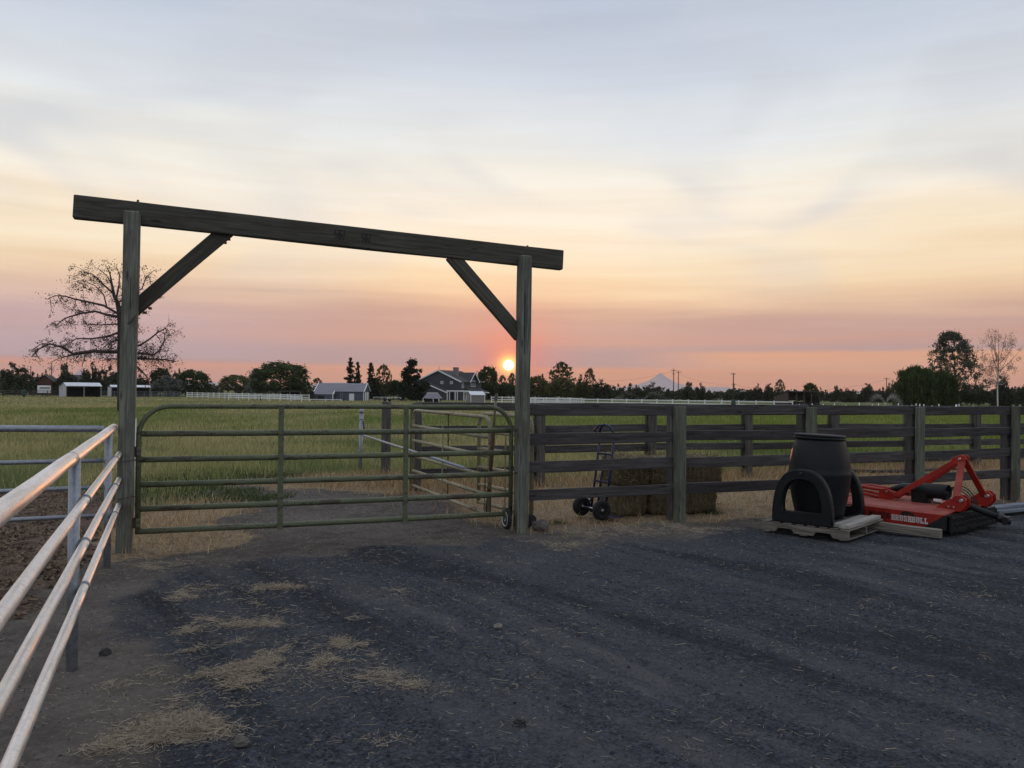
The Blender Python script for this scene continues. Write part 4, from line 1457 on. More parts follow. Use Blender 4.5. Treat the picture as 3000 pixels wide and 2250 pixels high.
def hand_truck():
    near, far = P(1762, 1488, 10.25), P(1704, 1482, 10.62)
    near.z = far.z = 0.125
    ax = (near - far)
    axn = ax.normalized()
    fwd = Vector((-axn.y, axn.x, 0))              # towards the bales
    mid = (near + far) / 2
    root = thing('hand_truck', Vector((mid.x, mid.y, 0)), math.atan2(fwd.y, fwd.x), 'blue two-wheeled hand truck with black tyres leaning on the hay bales', 'hand truck')
    # local: x forward (to the load), y left, z up
    bl = M['blue_paint']
    hw = 0.15
    lean = 0.13
    for y in (-hw, 0.02, hw):
        MB().tube([(0.1, y, 0.05), (0.1 + lean * .5, y, 0.5), (0.1 + lean, y, 0.98 if y != 0.02 else 0.80)], 0.0155, 8).build('rail', bl, root)
    for z in (0.12, 0.45, 0.80):
        x = 0.1 + lean * z / 0.98
        MB().bar((x, -hw, z), (x, hw, z), 0.03, 0.028).build('crossbar', bl, root, bevel=0.004)
    xt = 0.1 + lean
    pts = []
    for k in range(9):
        a = math.pi * k / 8
        pts.append((xt + 0.005 - 0.03 * math.sin(a), -hw * math.cos(a) * 1.0, 0.98 + 0.19 * math.sin(a) ** 0.6 if 0 < k < 8 else 0.97))
    MB().tube(pts, 0.017, 10).build('handle', bl, root)
    MB().tube([(xt, hw, 1.02), (xt - .1, hw * .9, 1.10), (xt - .1, hw * .3, 1.16), (xt - .02, 0, 1.17)], 0.014, 8).build('handle_loop', bl, root)
    MB().box(0.11, 0.33, -0.19, 0.19, 0.012, 0.022).build('toe_plate', bl, root, bevel=0.003)
    MB().tube([(0, -0.2, 0.125), (0, 0.2, 0.125)], 0.011, 8).build('axle', M['steel_bright'], root)
    for y in (-0.1, 0.1):
        MB().tube([(0, y, 0.125), (0.115, y, 0.05)], 0.012, 6).tube([(0, y, 0.125), (0.13, y, 0.32)], 0.012, 6).build('axle_bracket', bl, root)
    RY = Matrix.Rotation(R(90), 4, 'X')
    for y in (-ax.length / 2, ax.length / 2):
        w = MB().lathe([(0.001, -0.025), (0.055, -0.03), (0.06, -0.02), (0.06, 0.02), (0.055, 0.03), (0.001, 0.025)], 20, RY).build('wheel', M['steel_dark'], root, loc=(0, y, 0.125))
        MB().lathe([(0.056, -0.03), (0.085, -0.045), (0.115, -0.038), (0.125, -0.015), (0.125, 0.015), (0.115, 0.038), (0.085, 0.045), (0.056, 0.03)], 26, RY, caps=False).build('tyre', M['rubber'], w)
        MB().lathe([(0.001, -0.034), (0.016, -0.034), (0.018, 0.034), (0.001, 0.034)], 12, RY).build('hub', M['steel_bright'], w)


hand_truck()


def blob(name, c, size, mat, seed, label, cat='rock'):
    bm = bmesh.new()
    bmesh.ops.create_icosphere(bm, subdivisions=3, radius=1)
    for v in bm.verts:
        p = v.co.copy()
        k = 1 + 0.35 * noise.noise(p * 1.3 + Vector((seed, 0, 0))) + 0.13 * noise.noise(p * 3.5 + Vector((seed, 3, 0)))
        v.co = Vector((p.x * size[0] * k, p.y * size[1] * k, max(-0.5, p.z) * size[2] * k))
    me = bpy.data.meshes.new(name)
    bm.to_mesh(me)
    bm.free()
    o = link(name, me, mat, loc=c)
    tag(o, label, cat)
    return o


c = G(1585, 1548)
blob('rock', (c.x, c.y, 0.03), (0.10, 0.08, 0.075), M['rock'], 3.3, 'pale brown rock at the foot of the right gateway post')
c = G(1558, 1543)
blob('rock', (c.x, c.y + .05, 0.045), (0.058, 0.05, 0.10), M['rock_dark'], 9.1, 'black lump of rock between the gateway post and the brown rock')
c = G(308, 1915)
blob('clod', (c.x, c.y, 0.008), (0.03, 0.03, 0.026), M['rock_dark'], 5.1, 'dark dirt clod on bare ground beside the pipe fence', 'clod')
c = G(707, 2178)
blob('clod', (c.x, c.y, 0.008), (0.035, 0.03, 0.025), M['rock'], 6.1, 'brown clod in front of the straw patch', 'clod')
c = G(1522, 2118)
blob('clod', (c.x, c.y, 0.008), (0.028, 0.022, 0.018), M['rock_dark'], 2.1, 'small dark clod lying alone on the open gravel', 'clod')
c = G(1458, 1837)
blob('clod', (c.x, c.y, 0.008), (0.03, 0.026, 0.016), M['pallet'], 1.1, 'tan clod on the gravel in front of the gate wheel', 'clod')


# ------------------------------------------------------------------ compost tumbler on its pallet
S_ = Vector((0.742, -0.67, 0)).normalized()
T_ = Vector((0.67, 0.742, 0)).normalized()


def pallet():
    yaw = math.atan2(S_.y, S_.x)
    c = Vector((3.66, 9.72, 0))
    root = thing('pallet', c, yaw, 'weathered wooden pallet carrying the black barrel tumbler', 'pallet')
    # local x along S (left edge to front corner), y along T
    hx, hy = 0.50, 0.56
    W_ = M['pallet']

    def plank(name, a, b, w, h):
        Mx, L = frame(a, b)
        return rough_box(L, w, h, 0.003, random.random() * 40).build(name, W_, root, Mx, 0.003)
    # notched stringers run along x
    for y in (-hy + 0.02, 0, hy - 0.02):
        poly = [(-hx, 0.0), (-0.33, 0.0), (-0.30, 0.045), (-0.14, 0.045), (-0.11, 0.0), (0.11, 0.0), (0.14, 0.045), (0.30, 0.045), (0.33, 0.0), (hx, 0.0), (hx, 0.092), (-hx, 0.092)]
        MB().prism(poly, y - 0.02, y + 0.02).build('stringer', W_, root, Matrix.Translation((0, 0, 0.012)), bevel=0.002)
    for i, x in enumerate((-0.45, -0.32, -0.19, -0.05, 0.09, 0.22, 0.34, 0.455)):
        plank('deck_board', (x, -hy + random.uniform(-.01, .01), 0.113), (x, hy + random.uniform(-.01, .01), 0.113), 0.09, 0.016)
    for x in (-0.44, 0, 0.44):
        plank('bottom_board', (x, -hy, 0.006), (x, hy, 0.006), 0.09, 0.012)
    # two loose boards lie on its front edge
    for k, (x, w, dy) in enumerate(((0.435, 0.10, 0.0), (0.33, 0.09, 0.05))):
        a = c + S_ * x - T_ * (0.53 - dy) + Vector((0, 0, 0.146))
        b = c + S_ * x + T_ * (0.52 - dy * 2) + Vector((0, 0, 0.146))
        o = timber('loose_board', a, b, w, 0.04, M['plank'], None, bevel=0.003, amp=0.002)
        tag(o, ('pale grey board lying on the front edge of the pallet', 'second pale board on the pallet, just behind the front one')[k], 'board')


pallet()


def tumbler():
    yaw = math.atan2(T_.y, T_.x)
    c = Vector((3.62, 9.73, 0))
    root = thing('compost_tumbler', c, yaw, 'black barrel compost tumbler held upright between two arched side stands', 'composter')
    # local x along T (between the stands), y along -S (left), z up
    bp = M['black_plastic']
    prof = [(0.0, 0.15), (0.255, 0.15), (0.27, 0.17), (0.285, 0.25), (0.312, 0.38), (0.336, 0.52), (0.346, 0.62), (0.351, 0.66), (0.3515, 0.675), (0.345, 0.69),
            (0.342, 0.74), (0.330, 0.84), (0.312, 0.93), (0.292, 1.0), (0.276, 1.05), (0.268, 1.065)]
    barrel = MB().lathe(prof[1:], 44).build('barrel', bp, root)
    tilt = Matrix.Rotation(R(2.2), 4, 'Y') @ Matrix.Rotation(R(1.5), 4, 'X')
    lid = [(0.268, 1.058), (0.287, 1.062), (0.292, 1.075), (0.285, 1.084), (0.280, 1.088), (0.290, 1.094), (0.292, 1.108), (0.282, 1.117), (0.25, 1.121), (0.2, 1.117), (0.001, 1.119)]
    MB().lathe(lid, 44, Matrix.Translation((0, 0, 1.09)) @ tilt @ Matrix.Translation((0, 0, -1.09))).build('lid', bp, barrel)
    for s in (-1, 1):
        # D-shaped stand: arch of 0.7 m with a cross bar low down
        mb = MB()
        n = 26
        wo, ho = 0.345, 0.615
        outer, inner = [], []
        for k in range(n + 1):
            a = math.pi * k / n
            ex = 0.8
            cx = math.copysign(abs(math.cos(a)) ** ex, math.cos(a))
            sz = abs(math.sin(a)) ** 0.78
            outer.append((wo * cx, 0.125 + ho * sz))
            inner.append((0.225 * cx - 0.0, 0.255 + 0.365 * sz))
        hx = 0.055
        o0 = len(mb.v)
        for x in (-hx, hx):
            for (y, z) in outer:
                mb.v.append((x, y, z))
            for (y, z) in inner:
                mb.v.append((x, y, z))
        m = n + 1
        for side, flip in ((0, False), (1, True)):
            b = side * 2 * m
            for k in range(n):
                q = (b + k, b + k + 1, b + m + k + 1, b + m + k)
                mb.f.append(q if flip else tuple(reversed(q)))
                mb.s.append(False)
            q = (b + 0, b + m, b + 2 * m - 1, b + m - 1)       # the plate under the opening
            mb.f.append(q if flip else tuple(reversed(q)))
            mb.s.append(False)
        for k in range(n):
            mb.f.append((k, k + 1, 2 * m + k + 1, 2 * m + k))
            mb.s.append(True)
            mb.f.append((m + k, 3 * m + k, 3 * m + k + 1, m + k + 1))
            mb.s.append(True)
        mb.f.append((0, 2 * m, 3 * m - 1, m - 1))
        mb.s.append(False)
        mb.f.append((m, 2 * m - 1, 4 * m - 1, 3 * m))
        mb.s.append(False)
        st = mb.build('side_stand', bp, root, loc=(s * 0.475, 0, 0), bevel=0.012, segs=2)
        MB().lathe([(0.012, -0.02), (0.02, -.012), (0.02, .012), (.012, .02)], 12, Matrix.Rotation(R(90), 4, 'Y')).build('pivot_bolt', M['steel_dark'], st, loc=(s * 0.05, 0, 0.69))
        MB().tube([(s * 0.34, 0, 0.665), (s * 0.44, 0, 0.665)], 0.035, 12).build('axle_stub', bp, root)
    for y in (-0.3, 0.3):
        MB().box(-0.43, 0.43, y - 0.035, y + 0.035, 0.125, 0.165).build('base_rail', bp, root, bevel=0.008)


tumbler()


# ------------------------------------------------------------------ red rotary mower
def mower():
    u = Vector((-0.63, 0.775, 0)).normalized()    # towards the tail
    org = Vector((4.95, 9.42, 0))
    yaw = math.atan2(-u.y, -u.x)                  # local x = forwards, y = left(away), z up
    root = thing('rotary_mower', org, yaw, 'red tractor-mounted brush mower with an A-shaped hitch beside the barrel', 'mower')
    # local point: (-a, b, z): a metres behind the front edge, b across (away from the near side)
    red, blk = M['red_paint'], M['black_paint']

    def pt(a, b, z):
        return Vector((-a, b, z))
    Wd, Ld = 1.28, 1.55
    deck = MB()
    # folded deck: sloping shoulders, seen from the side as a shallow pan
    prof = [(0.0, 0.225), (0.03, 0.25), (0.28, 0.275), (Wd - 0.28, 0.275), (Wd - 0.03, 0.25), (Wd, 0.225)]
    rows = []
    for a in (0.0, 0.05, Ld - 0.2, Ld):
        for b, z in prof:
            zz = z - (0.012 if a in (0.0, Ld) else 0)
            rows.append(pt(a, b, zz))
    n = len(prof)
    fs = [(r * n + k, r * n + k + 1, (r + 1) * n + k + 1, (r + 1) * n + k) for r in range(3) for k in range(n - 1)]
    deck.add(rows, fs)
    deck_o = deck.build('deck', red, root)
    deck_o.modifiers.new('thickness', 'SOLIDIFY').thickness = 0.01
    MB().prism([(-0.30, 0.03), (-Ld, 0.03), (-Ld, 0.228), (-0.01, 0.228)][::-1], 0.0, 0.012).build('side_panel', red, root, bevel=0.003)
    MB().prism([(-0.10, 0.03), (-Ld, 0.03), (-Ld, 0.228), (-0.01, 0.228)][::-1], Wd - 0.012, Wd).build('side_panel', red, root, bevel=0.003)
    MB().box(-Ld, -Ld + 0.01, 0.012, Wd - 0.012, 0.05, 0.22).build('rear_panel', red, root)
    MB().box(-1.2, -0.30, -0.006, 0.006, 0.012, 0.034).build('skid_shoe', M['steel_dark'], root, bevel=0.003)
    MB().box(-0.9, -0.12, Wd - .006, Wd + 0.006, 0.012, 0.034).build('skid_shoe', M['steel_dark'], root, bevel=0.003)
    # chain guard along the front
    ch = MB()
    rg = random.Random(4)
    for row in range(2):
        for i in range(46):
            b = 0.02 + (Wd - 0.04) * i / 45
            x = 0.03 + row * 0.022
            ln = 0.17 + rg.uniform(0, 0.035)
            for s in range(6):
                z0 = 0.215 - ln * s / 6
                a = rg.uniform(-.006, .006)
                ch.bar((x + a, b + a, z0), (x - a + 0.006 * s * .2, b - a, z0 - ln / 6), 0.018 if (s + row) % 2 else 0.008, 0.008 if (s + row) % 2 else 0.018, (1, 0, 0))
    ch.build('chain_guard', M['rubber'], root)
    MB().box(-0.01, 0.03, 0.0, Wd, 0.205, 0.235).build('guard_bar', blk, root, bevel=0.004)
    MB().prism([(-0.30, 0.03), (-0.02, 0.215), (0.0, 0.215), (0.0, 0.05), (-0.2, 0.02)][::-1], 0.002, 0.02).build('side_flap', M['rubber'], root)
    MB().box(-0.10, 0.0, 0.03, Wd, 0.05, 0.2).build('deck_front_lip', blk, root)
    # hitch
    apex = pt(0.08, 0.62, 0.84)

    def strap(name, p, q, w=0.065, t=0.02, up=(0, 1, 0), mat=red):
        return MB().bar(p, q, t, w, up).build(name, mat, root, bevel=0.003)
    strap('a_frame_leg', apex + Vector((0, -0.02, 0)), pt(0.02, 0.30, 0.40), 0.075, 0.025, (1, 0, 0))
    strap('a_frame_leg', apex + Vector((0, 0.02, 0)), pt(-0.02, 0.98, 0.38), 0.075, 0.025, (1, 0, 0))
    strap('brace', apex + Vector((-0.03, -0.03, -0.01)), pt(0.78, 0.42, 0.345), 0.065, 0.016, (0, 0, 1))
    strap('brace', apex + Vector((-0.03, 0.03, -0.02)), pt(0.78, 0.82, 0.345), 0.065, 0.016, (0, 0, 1))
    for y in (-0.055, 0.045):
        MB().prism([(-0.11, -0.07), (0.05, -0.07), (0.05, 0.03), (0.0, 0.05), (-0.11, 0.0)], y, y + 0.014).build('hitch_plate', red, root, Matrix.Translation(apex), bevel=0.003)
    MB().tube([apex + Vector((-.01, -0.085, 0)), apex + Vector((-.01, 0.085, 0))], 0.013, 10).build('pin', M['steel_bright'], root)
    for b, w in ((0.25, 0.0), (0.36, 0.0), (0.98, 0), (1.09, 0)):
        MB().prism([(-0.27, 0.25), (0.05, 0.25), (0.11, 0.33), (0.105, 0.40), (0.06, 0.44), (0.0, 0.44), (-0.12, 0.36)], b, b + 0.016).build('lift_bracket', red, root, bevel=0.004)
    for b in (0.31, 1.04):
        MB().tube([pt(-0.06, b - 0.09, 0.385), pt(-0.06, b + 0.09, 0.385)], 0.018, 10).build('pin', M['steel_bright'], root)
    MB().tube([pt(0.12, 0.24, 0.31), pt(0.12, 1.1, 0.31)], 0.02, 10).build('cross_tube', red, root)
    # gearbox with its shield, and the drive shaft lying on the front
    MB().box(-0.64, -0.44, 0.50, 0.72, 0.27, 0.44).lathe([(0.12, 0.268), (0.12, 0.29), (0.09, 0.3)], 16, Matrix.Translation((-0.54, 0.61, 0))).build('gearbox', blk, root, bevel=0.02, segs=2)
    RYm = Matrix.Rotation(R(90), 4, 'Y')
    MB().lathe([(0.02, -0.19), (0.06, -0.19), (0.092, -0.15), (0.096, 0.19), (0.09, 0.192), (0.088, -0.12), (0.02, -0.14)], 26, Matrix.Translation((-0.42, 0.59, 0.42)) @ RYm, caps=False).build('shaft_shield', M['black_plastic'], root)
    MB().tube([pt(0.45, 0.59, 0.42), pt(0.24, 0.59, 0.41)], 0.025, 10).build('input_shaft', M['steel_dark'], root)
    MB().tube([pt(0.9, 0.55, 0.38), pt(0.78, 0.61, 0.44), pt(0.66, 0.61, 0.44)], 0.05, 10).build('gearbox_cap', blk, root)

    def wl(p):
        return Vector(p) - org
    Ri = Matrix.Rotation(-yaw, 4, 'Z')
    s0, s1 = P(2835, 1481, 9.72), P(2926, 1516, 9.52)
    a0, a1 = Ri @ (s0 - org), Ri @ (s1 - org)
    MB().tube([a0, a1], 0.036, 14).build('drive_shaft', M['black_plastic'], root)
    dd = (a1 - a0).normalized()
    MB().tube([a1 - dd * .01, a1 + dd * 0.05], 0.052, 14).tube([a1 + dd * 0.05, a1 + dd * 0.13], 0.038, 10).bar(a1 + dd * 0.08 + Vector((0, -.06, 0)), a1 + dd * 0.08 + Vector((0, .06, 0)), 0.06, 0.09).build('yoke', blk, root, bevel=0.006)
    # hoses
    for k in range(3):
        pts = []
        for i in range(13):
            q = i / 12
            pts.append(pt(0.42 - 0.45 * q, 0.68 + 0.1 * math.sin(q * 3.1) + 0.05 * k, 0.34 + (0.13 + .02 * k) * math.sin(q * math.pi) ** 0.8 - 0.06 * q))
        MB().tube(pts, 0.007, 6).build('hose', M['rubber'], root)
    # tail boom and wheel
    for b in (0.50, 0.72):
        MB().tube([pt(0.75, b, 0.345), pt(0.98, b, 0.385), pt(1.25, b, 0.40), pt(1.55, b, 0.37)], 0.024, 8).build('tail_arm', red, root)
        MB().tube([pt(0.95, b, 0.28), pt(1.2, b, 0.31), pt(1.5, b, 0.33), pt(1.72, b, 0.30)], 0.022, 8).build('tail_arm', red, root)
        MB().prism([(-1.03, 0.27), (-0.88, 0.27), (-0.80, 0.33), (-0.92, 0.41), (-1.03, 0.40)], b - 0.03, b - 0.018).build('tail_bracket', red, root, bevel=0.003)
    MB().prism([(-1.95, 0.12), (-1.9, 0.12), (-1.62, 0.34), (-1.7, 0.38)], 0.52, 0.535).prism([(-1.95, 0.12), (-1.9, 0.12), (-1.62, 0.34), (-1.7, 0.38)], 0.685, 0.70).build('wheel_fork', red, root)
    RX_ = Matrix.Rotation(R(90), 4, 'X')
    MB().lathe([(0.04, -0.05), (0.1, -0.06), (0.155, -0.05), (0.17, 0), (0.155, 0.05), (0.1, 0.06), (0.04, 0.05)], 26, RX_).build('tail_wheel', M['rubber'], root, loc=(-1.92, 0.61, 0.175))
    # stickers
    MB().box(-0.255, -0.16, 0.2475, 0.249, 0.345, 0.375).build('sticker', M['decal_white'], root)
    MB().box(-0.245, -0.17, 0.2475, 0.249, 0.315, 0.335).build('sticker', M['decal_black'], root)
    for (a, b, z) in ((0.05, 0.245, 0.40), (0.08, 0.245, 0.30), (0.02, 0.245, 0.30)):
        MB().tube([pt(a, b, z), pt(a, b - 0.014, z)], 0.011, 8).build('bolt', M['steel_bright'], root)
    MB().tube([pt(-0.05, 0.975, 0.385), pt(-0.05, 0.955, 0.385)], 0.02, 10).build('bolt', M['steel_bright'], root)
    MB().tube([pt(0.92, 0.46, 0.375), pt(0.92, 0.445, 0.375)], 0.014, 8).build('bolt', M['steel_bright'], root)

    # lettering on the near side, in the plane y = -0.001: block letters with slab feet
    G_ = {
        'B': [((0, 0), (0, 1)), ((0, 1), (.5, 1)), ((0, .52), (.5, .52)), ((0, 0), (.55, 0)), ((.5, 1), (.62, .88)), ((.62, .88), (.62, .64)), ((.62, .64), (.5, .52)), ((.5, .52), (.66, .4)), ((.66, .4), (.66, .12)), ((.66, .12), (.55, 0)), ((-.1, 1), (0, 1)), ((-.1, 0), (0, 0))],
        'R': [((0, 0), (0, 1)), ((-.1, 1), (.5, 1)), ((0, .5), (.5, .5)), ((.5, 1), (.64, .86)), ((.64, .86), (.64, .64)), ((.64, .64), (.5, .5)), ((.4, .5), (.64, 0)), ((-.12, 0), (.14, 0)), ((.6, 0), (.78, 0))],
        'U': [((.05, 1), (.05, .18)), ((.05, .18), (.18, 0)), ((.18, 0), (.5, 0)), ((.5, 0), (.62, .18)), ((.62, .18), (.62, 1)), ((-.1, 1), (.2, 1)), ((.48, 1), (.76, 1))],
        'S': [((.62, .8), (.62, 1)), ((.62, .86), (.5, 1)), ((.5, 1), (.14, 1)), ((.14, 1), (0, .86)), ((0, .86), (0, .66)), ((0, .66), (.14, .54)), ((.14, .54), (.5, .46)), ((.5, .46), (.64, .34)), ((.64, .34), (.64, .14)), ((.64, .14), (.5, 0)), ((.5, 0), (.12, 0)), ((.12, 0), (0, .14)), ((0, 0), (0, .2))],
        'H': [((.05, 0), (.05, 1)), ((.65, 0), (.65, 1)), ((.05, .5), (.65, .5)), ((-.1, 0), (.2, 0)), ((-.1, 1), (.2, 1)), ((.5, 0), (.8, 0)), ((.5, 1), (.8, 1))],
        'L': [((.06, 0), (.06, 1)), ((-.1, 1), (.24, 1)), ((-.1, 0), (.6, 0)), ((.6, 0), (.6, .25))],
        'W': [((0, 1), (.18, 0)), ((.18, 0), (.36, .8)), ((.36, .8), (.54, 0)), ((.54, 0), (.72, 1)), ((-.1, 1), (.12, 1)), ((.6, 1), (.82, 1))],
        'O': [((.14, 0), (.5, 0)), ((.14, 1), (.5, 1)), ((0, .16), (0, .84)), ((.64, .16), (.64, .84)), ((0, .16), (.14, 0)), ((.5, 0), (.64, .16)), ((.64, .84), (.5, 1)), ((.14, 1), (0, .84))],
        'D': [((0, 0), (0, 1)), ((-.1, 1), (.44, 1)), ((-.1, 0), (.44, 0)), ((.44, 1), (.64, .8)), ((.64, .8), (.64, .2)), ((.64, .2), (.44, 0))]}

    def word(name, text, a_left, z0, slope, hgt, wid, mat, sw):
        mb = MB()
        for i, chh in enumerate(text):
            for (x0, z0_), (x1, z1_) in G_[chh]:
                aa0 = -a_left + (i + x0 * 0.86) * wid
                aa1 = -a_left + (i + x1 * 0.86) * wid
                p = Vector((aa0, -0.0008, z0 + z0_ * hgt + slope * (aa0 + a_left)))
                q = Vector((aa1, -0.0008, z0 + z1_ * hgt + slope * (aa1 + a_left)))
                dq = (q - p).normalized() * sw * 0.4
                mb.bar(p - dq, q + dq, 0.0016, sw, (0, 0, 1) if abs(q.x - p.x) > abs(q.z - p.z) else (1, 0, 0)) if abs(q.x - p.x) > abs(q.z - p.z) else mb.bar(p - dq, q + dq, sw, 0.0016, (0, 1, 0))
        return mb.build(name, mat, root)
    word('lettering', 'BRUSHBULL', 0.625, 0.105, 0.0, 0.055, 0.0485, M['decal_white'], 0.0125)
    word('lettering', 'WOODS', 0.905, 0.115, 0.0, 0.055, 0.0535, M['decal_black'], 0.013)
    bis = [(-0.52, 0.165), (-0.50, 0.152), (-0.485, 0.175), (-0.47, 0.178), (-0.468, 0.15), (-0.448, 0.15), (-0.44, 0.182), (-0.40, 0.184), (-0.385, 0.15), (-0.368, 0.15),
           (-0.362, 0.19), (-0.368, 0.205), (-0.40, 0.214), (-0.44, 0.223), (-0.47, 0.222), (-0.495, 0.21), (-0.505, 0.215), (-0.503, 0.204), (-0.52, 0.19)]
    bis.reverse()
    MB().prism(bis, -0.0014, -0.0003).build('emblem', M['decal_black'], root)
    # timber skid lying along the near side
    p0, p1 = G(2480, 1542), G(2757, 1577)
    n_ = Vector((0, 0, 0.05))
    o = timber('timber_block', Vector((p0.x, p0.y, 0.055)), Vector((p1.x, p1.y, 0.05)), 0.09, 0.095, M['pallet'], None, bevel=0.004, amp=0.003)
    tag(o, 'squared timber lying on the gravel in front of the red mower', 'timber')
    p0, p1 = P(2915, 1490, 11.0), P(3080, 1478, 11.7)
    for k in range(2):
        o = timber('board', Vector((p0.x + k * 0.02, p0.y + .14 * k, 0.05 + 0.035 * k)), Vector((p1.x, p1.y + .14 * k, 0.045 + 0.035 * k)), 0.14, 0.03, M['plank_blue'], None, bevel=0.003)
        tag(o, ('bluish grey board on the ground behind the red mower, nearest the mower', 'bluish grey board laid over the edge of another at the right edge of the yard')[k], 'board')


mower()
hp = [P(2300, 1392, 17.0), P(2450, 1380, 16.8), P(2570, 1372, 16.6), P(2640, 1367, 16.9), P(2800, 1364, 17.4)]
hp = [Vector((p.x, p.y, 0.03 + 0.02 * i % 0.03)) for i, p in enumerate(hp)]
o = MB().tube(hp, 0.035, 8).build('irrigation_hose', M['hose'])
tag(o, 'black irrigation hose lying in the dry grass of the lane', 'hose')


# ------------------------------------------------------------------ mountains
M['mountain'] = m_plain('mountain_slopes', (0.50, 0.43, 0.42), 0.95, 0, 0.15, 0.01)


def mountain(name, px, d, w_m, h_m, seed, sharp, squash=1.0):
    c = at(px, d)
    n = 90
    vs, fs = [], []
    for j in range(n + 1):
        for i in range(n + 1):
            x, y = (i / n - .5) * 2 * w_m, (j / n - .5) * 2 * w_m * squash
            r = math.hypot(x / w_m, y / (w_m * squash))
            prof = max(0.0, 1 - r)
            h = 0.52 * prof ** 1.3 + 0.48 * math.exp(-(r / sharp) ** 1.35) if sharp else prof * prof * (3 - 2 * prof)
            p = Vector((x / w_m * 3 + seed, y / w_m * 3, 0))
            rid = 1 - abs(noise.noise(p * 1.5))
            h *= 1 + 0.16 * (rid - 0.75) * min(1, r * 4) + 0.08 * noise.noise(p * 5) * min(1, r * 6)
            if sharp and r < 0.05:
                h += 0.05 * (1 - r / 0.05)
            vs.append((x, y, h * h_m - 40 * (r > 0.98)))
    for j in range(n):
        for i in range(n):
            a = j * (n + 1) + i
            fs.append((a, a + 1, a + n + 2, a + n + 1))
    o = MB().add(vs, fs, True).build(name, M['mountain'], loc=(c.x, c.y, -20))
    tag(o, kind='structure')
    return o


D_MT = 11000
mountain('mountain', 1935, D_MT, 1350, 262, 2.0, 0.125)
mountain('hills', 2100, D_MT * 0.95, 700, 90, 8.0, 0)
mountain('hills', 1690, D_MT * 0.98, 900, 62, 12.0, 0)
mountain('hills', 2330, D_MT * 0.95, 900, 55, 15.0, 0)
mountain('hills', 990, D_MT * 0.96, 800, 95, 5.0, 0)
mountain('hills', 600, D_MT * 0.95, 900, 85, 6.0, 0)
mountain('hills', 235, D_MT, 900, 235, 3.0, 0.12)
mountain('hills', 2560, D_MT * 0.95, 1100, 60, 21.0, 0)


# ------------------------------------------------------------------ trees
def leaf_mesh(name, pts, size, up_bias=0.0, droop=False, rg=RNG, aspect=1.0, wide=.38):
    """Leaf clumps: one small irregular quad per point."""
    n = len(pts)
    a = rg.normal(0, 1, (n, 3))
    a[:, 2] *= (1 - up_bias)
    if droop:
        a = np.stack([rg.normal(0, .25, n), rg.normal(0, .25, n), -np.ones(n)], 1)
    a /= np.linalg.norm(a, axis=1)[:, None]
    b = np.cross(a, rg.normal(0, 1, (n, 3)))
    b /= np.linalg.norm(b, axis=1)[:, None] + 1e-9
    s = (size * rg.uniform(0.55, 1.3, n))[:, None]
    q = np.stack([pts - a * s * .5 * aspect, pts + b * s * wide + a * s * rg.uniform(-.15, .15, (n, 1)), pts + a * s * .5 * aspect,
                  pts - b * s * wide + a * s * rg.uniform(-.15, .15, (n, 1))], 1)
    quads = (np.arange(n) * 4)[:, None] + np.arange(4)[None]
    return np_mesh(name, q.reshape(-1, 3), quads=quads)


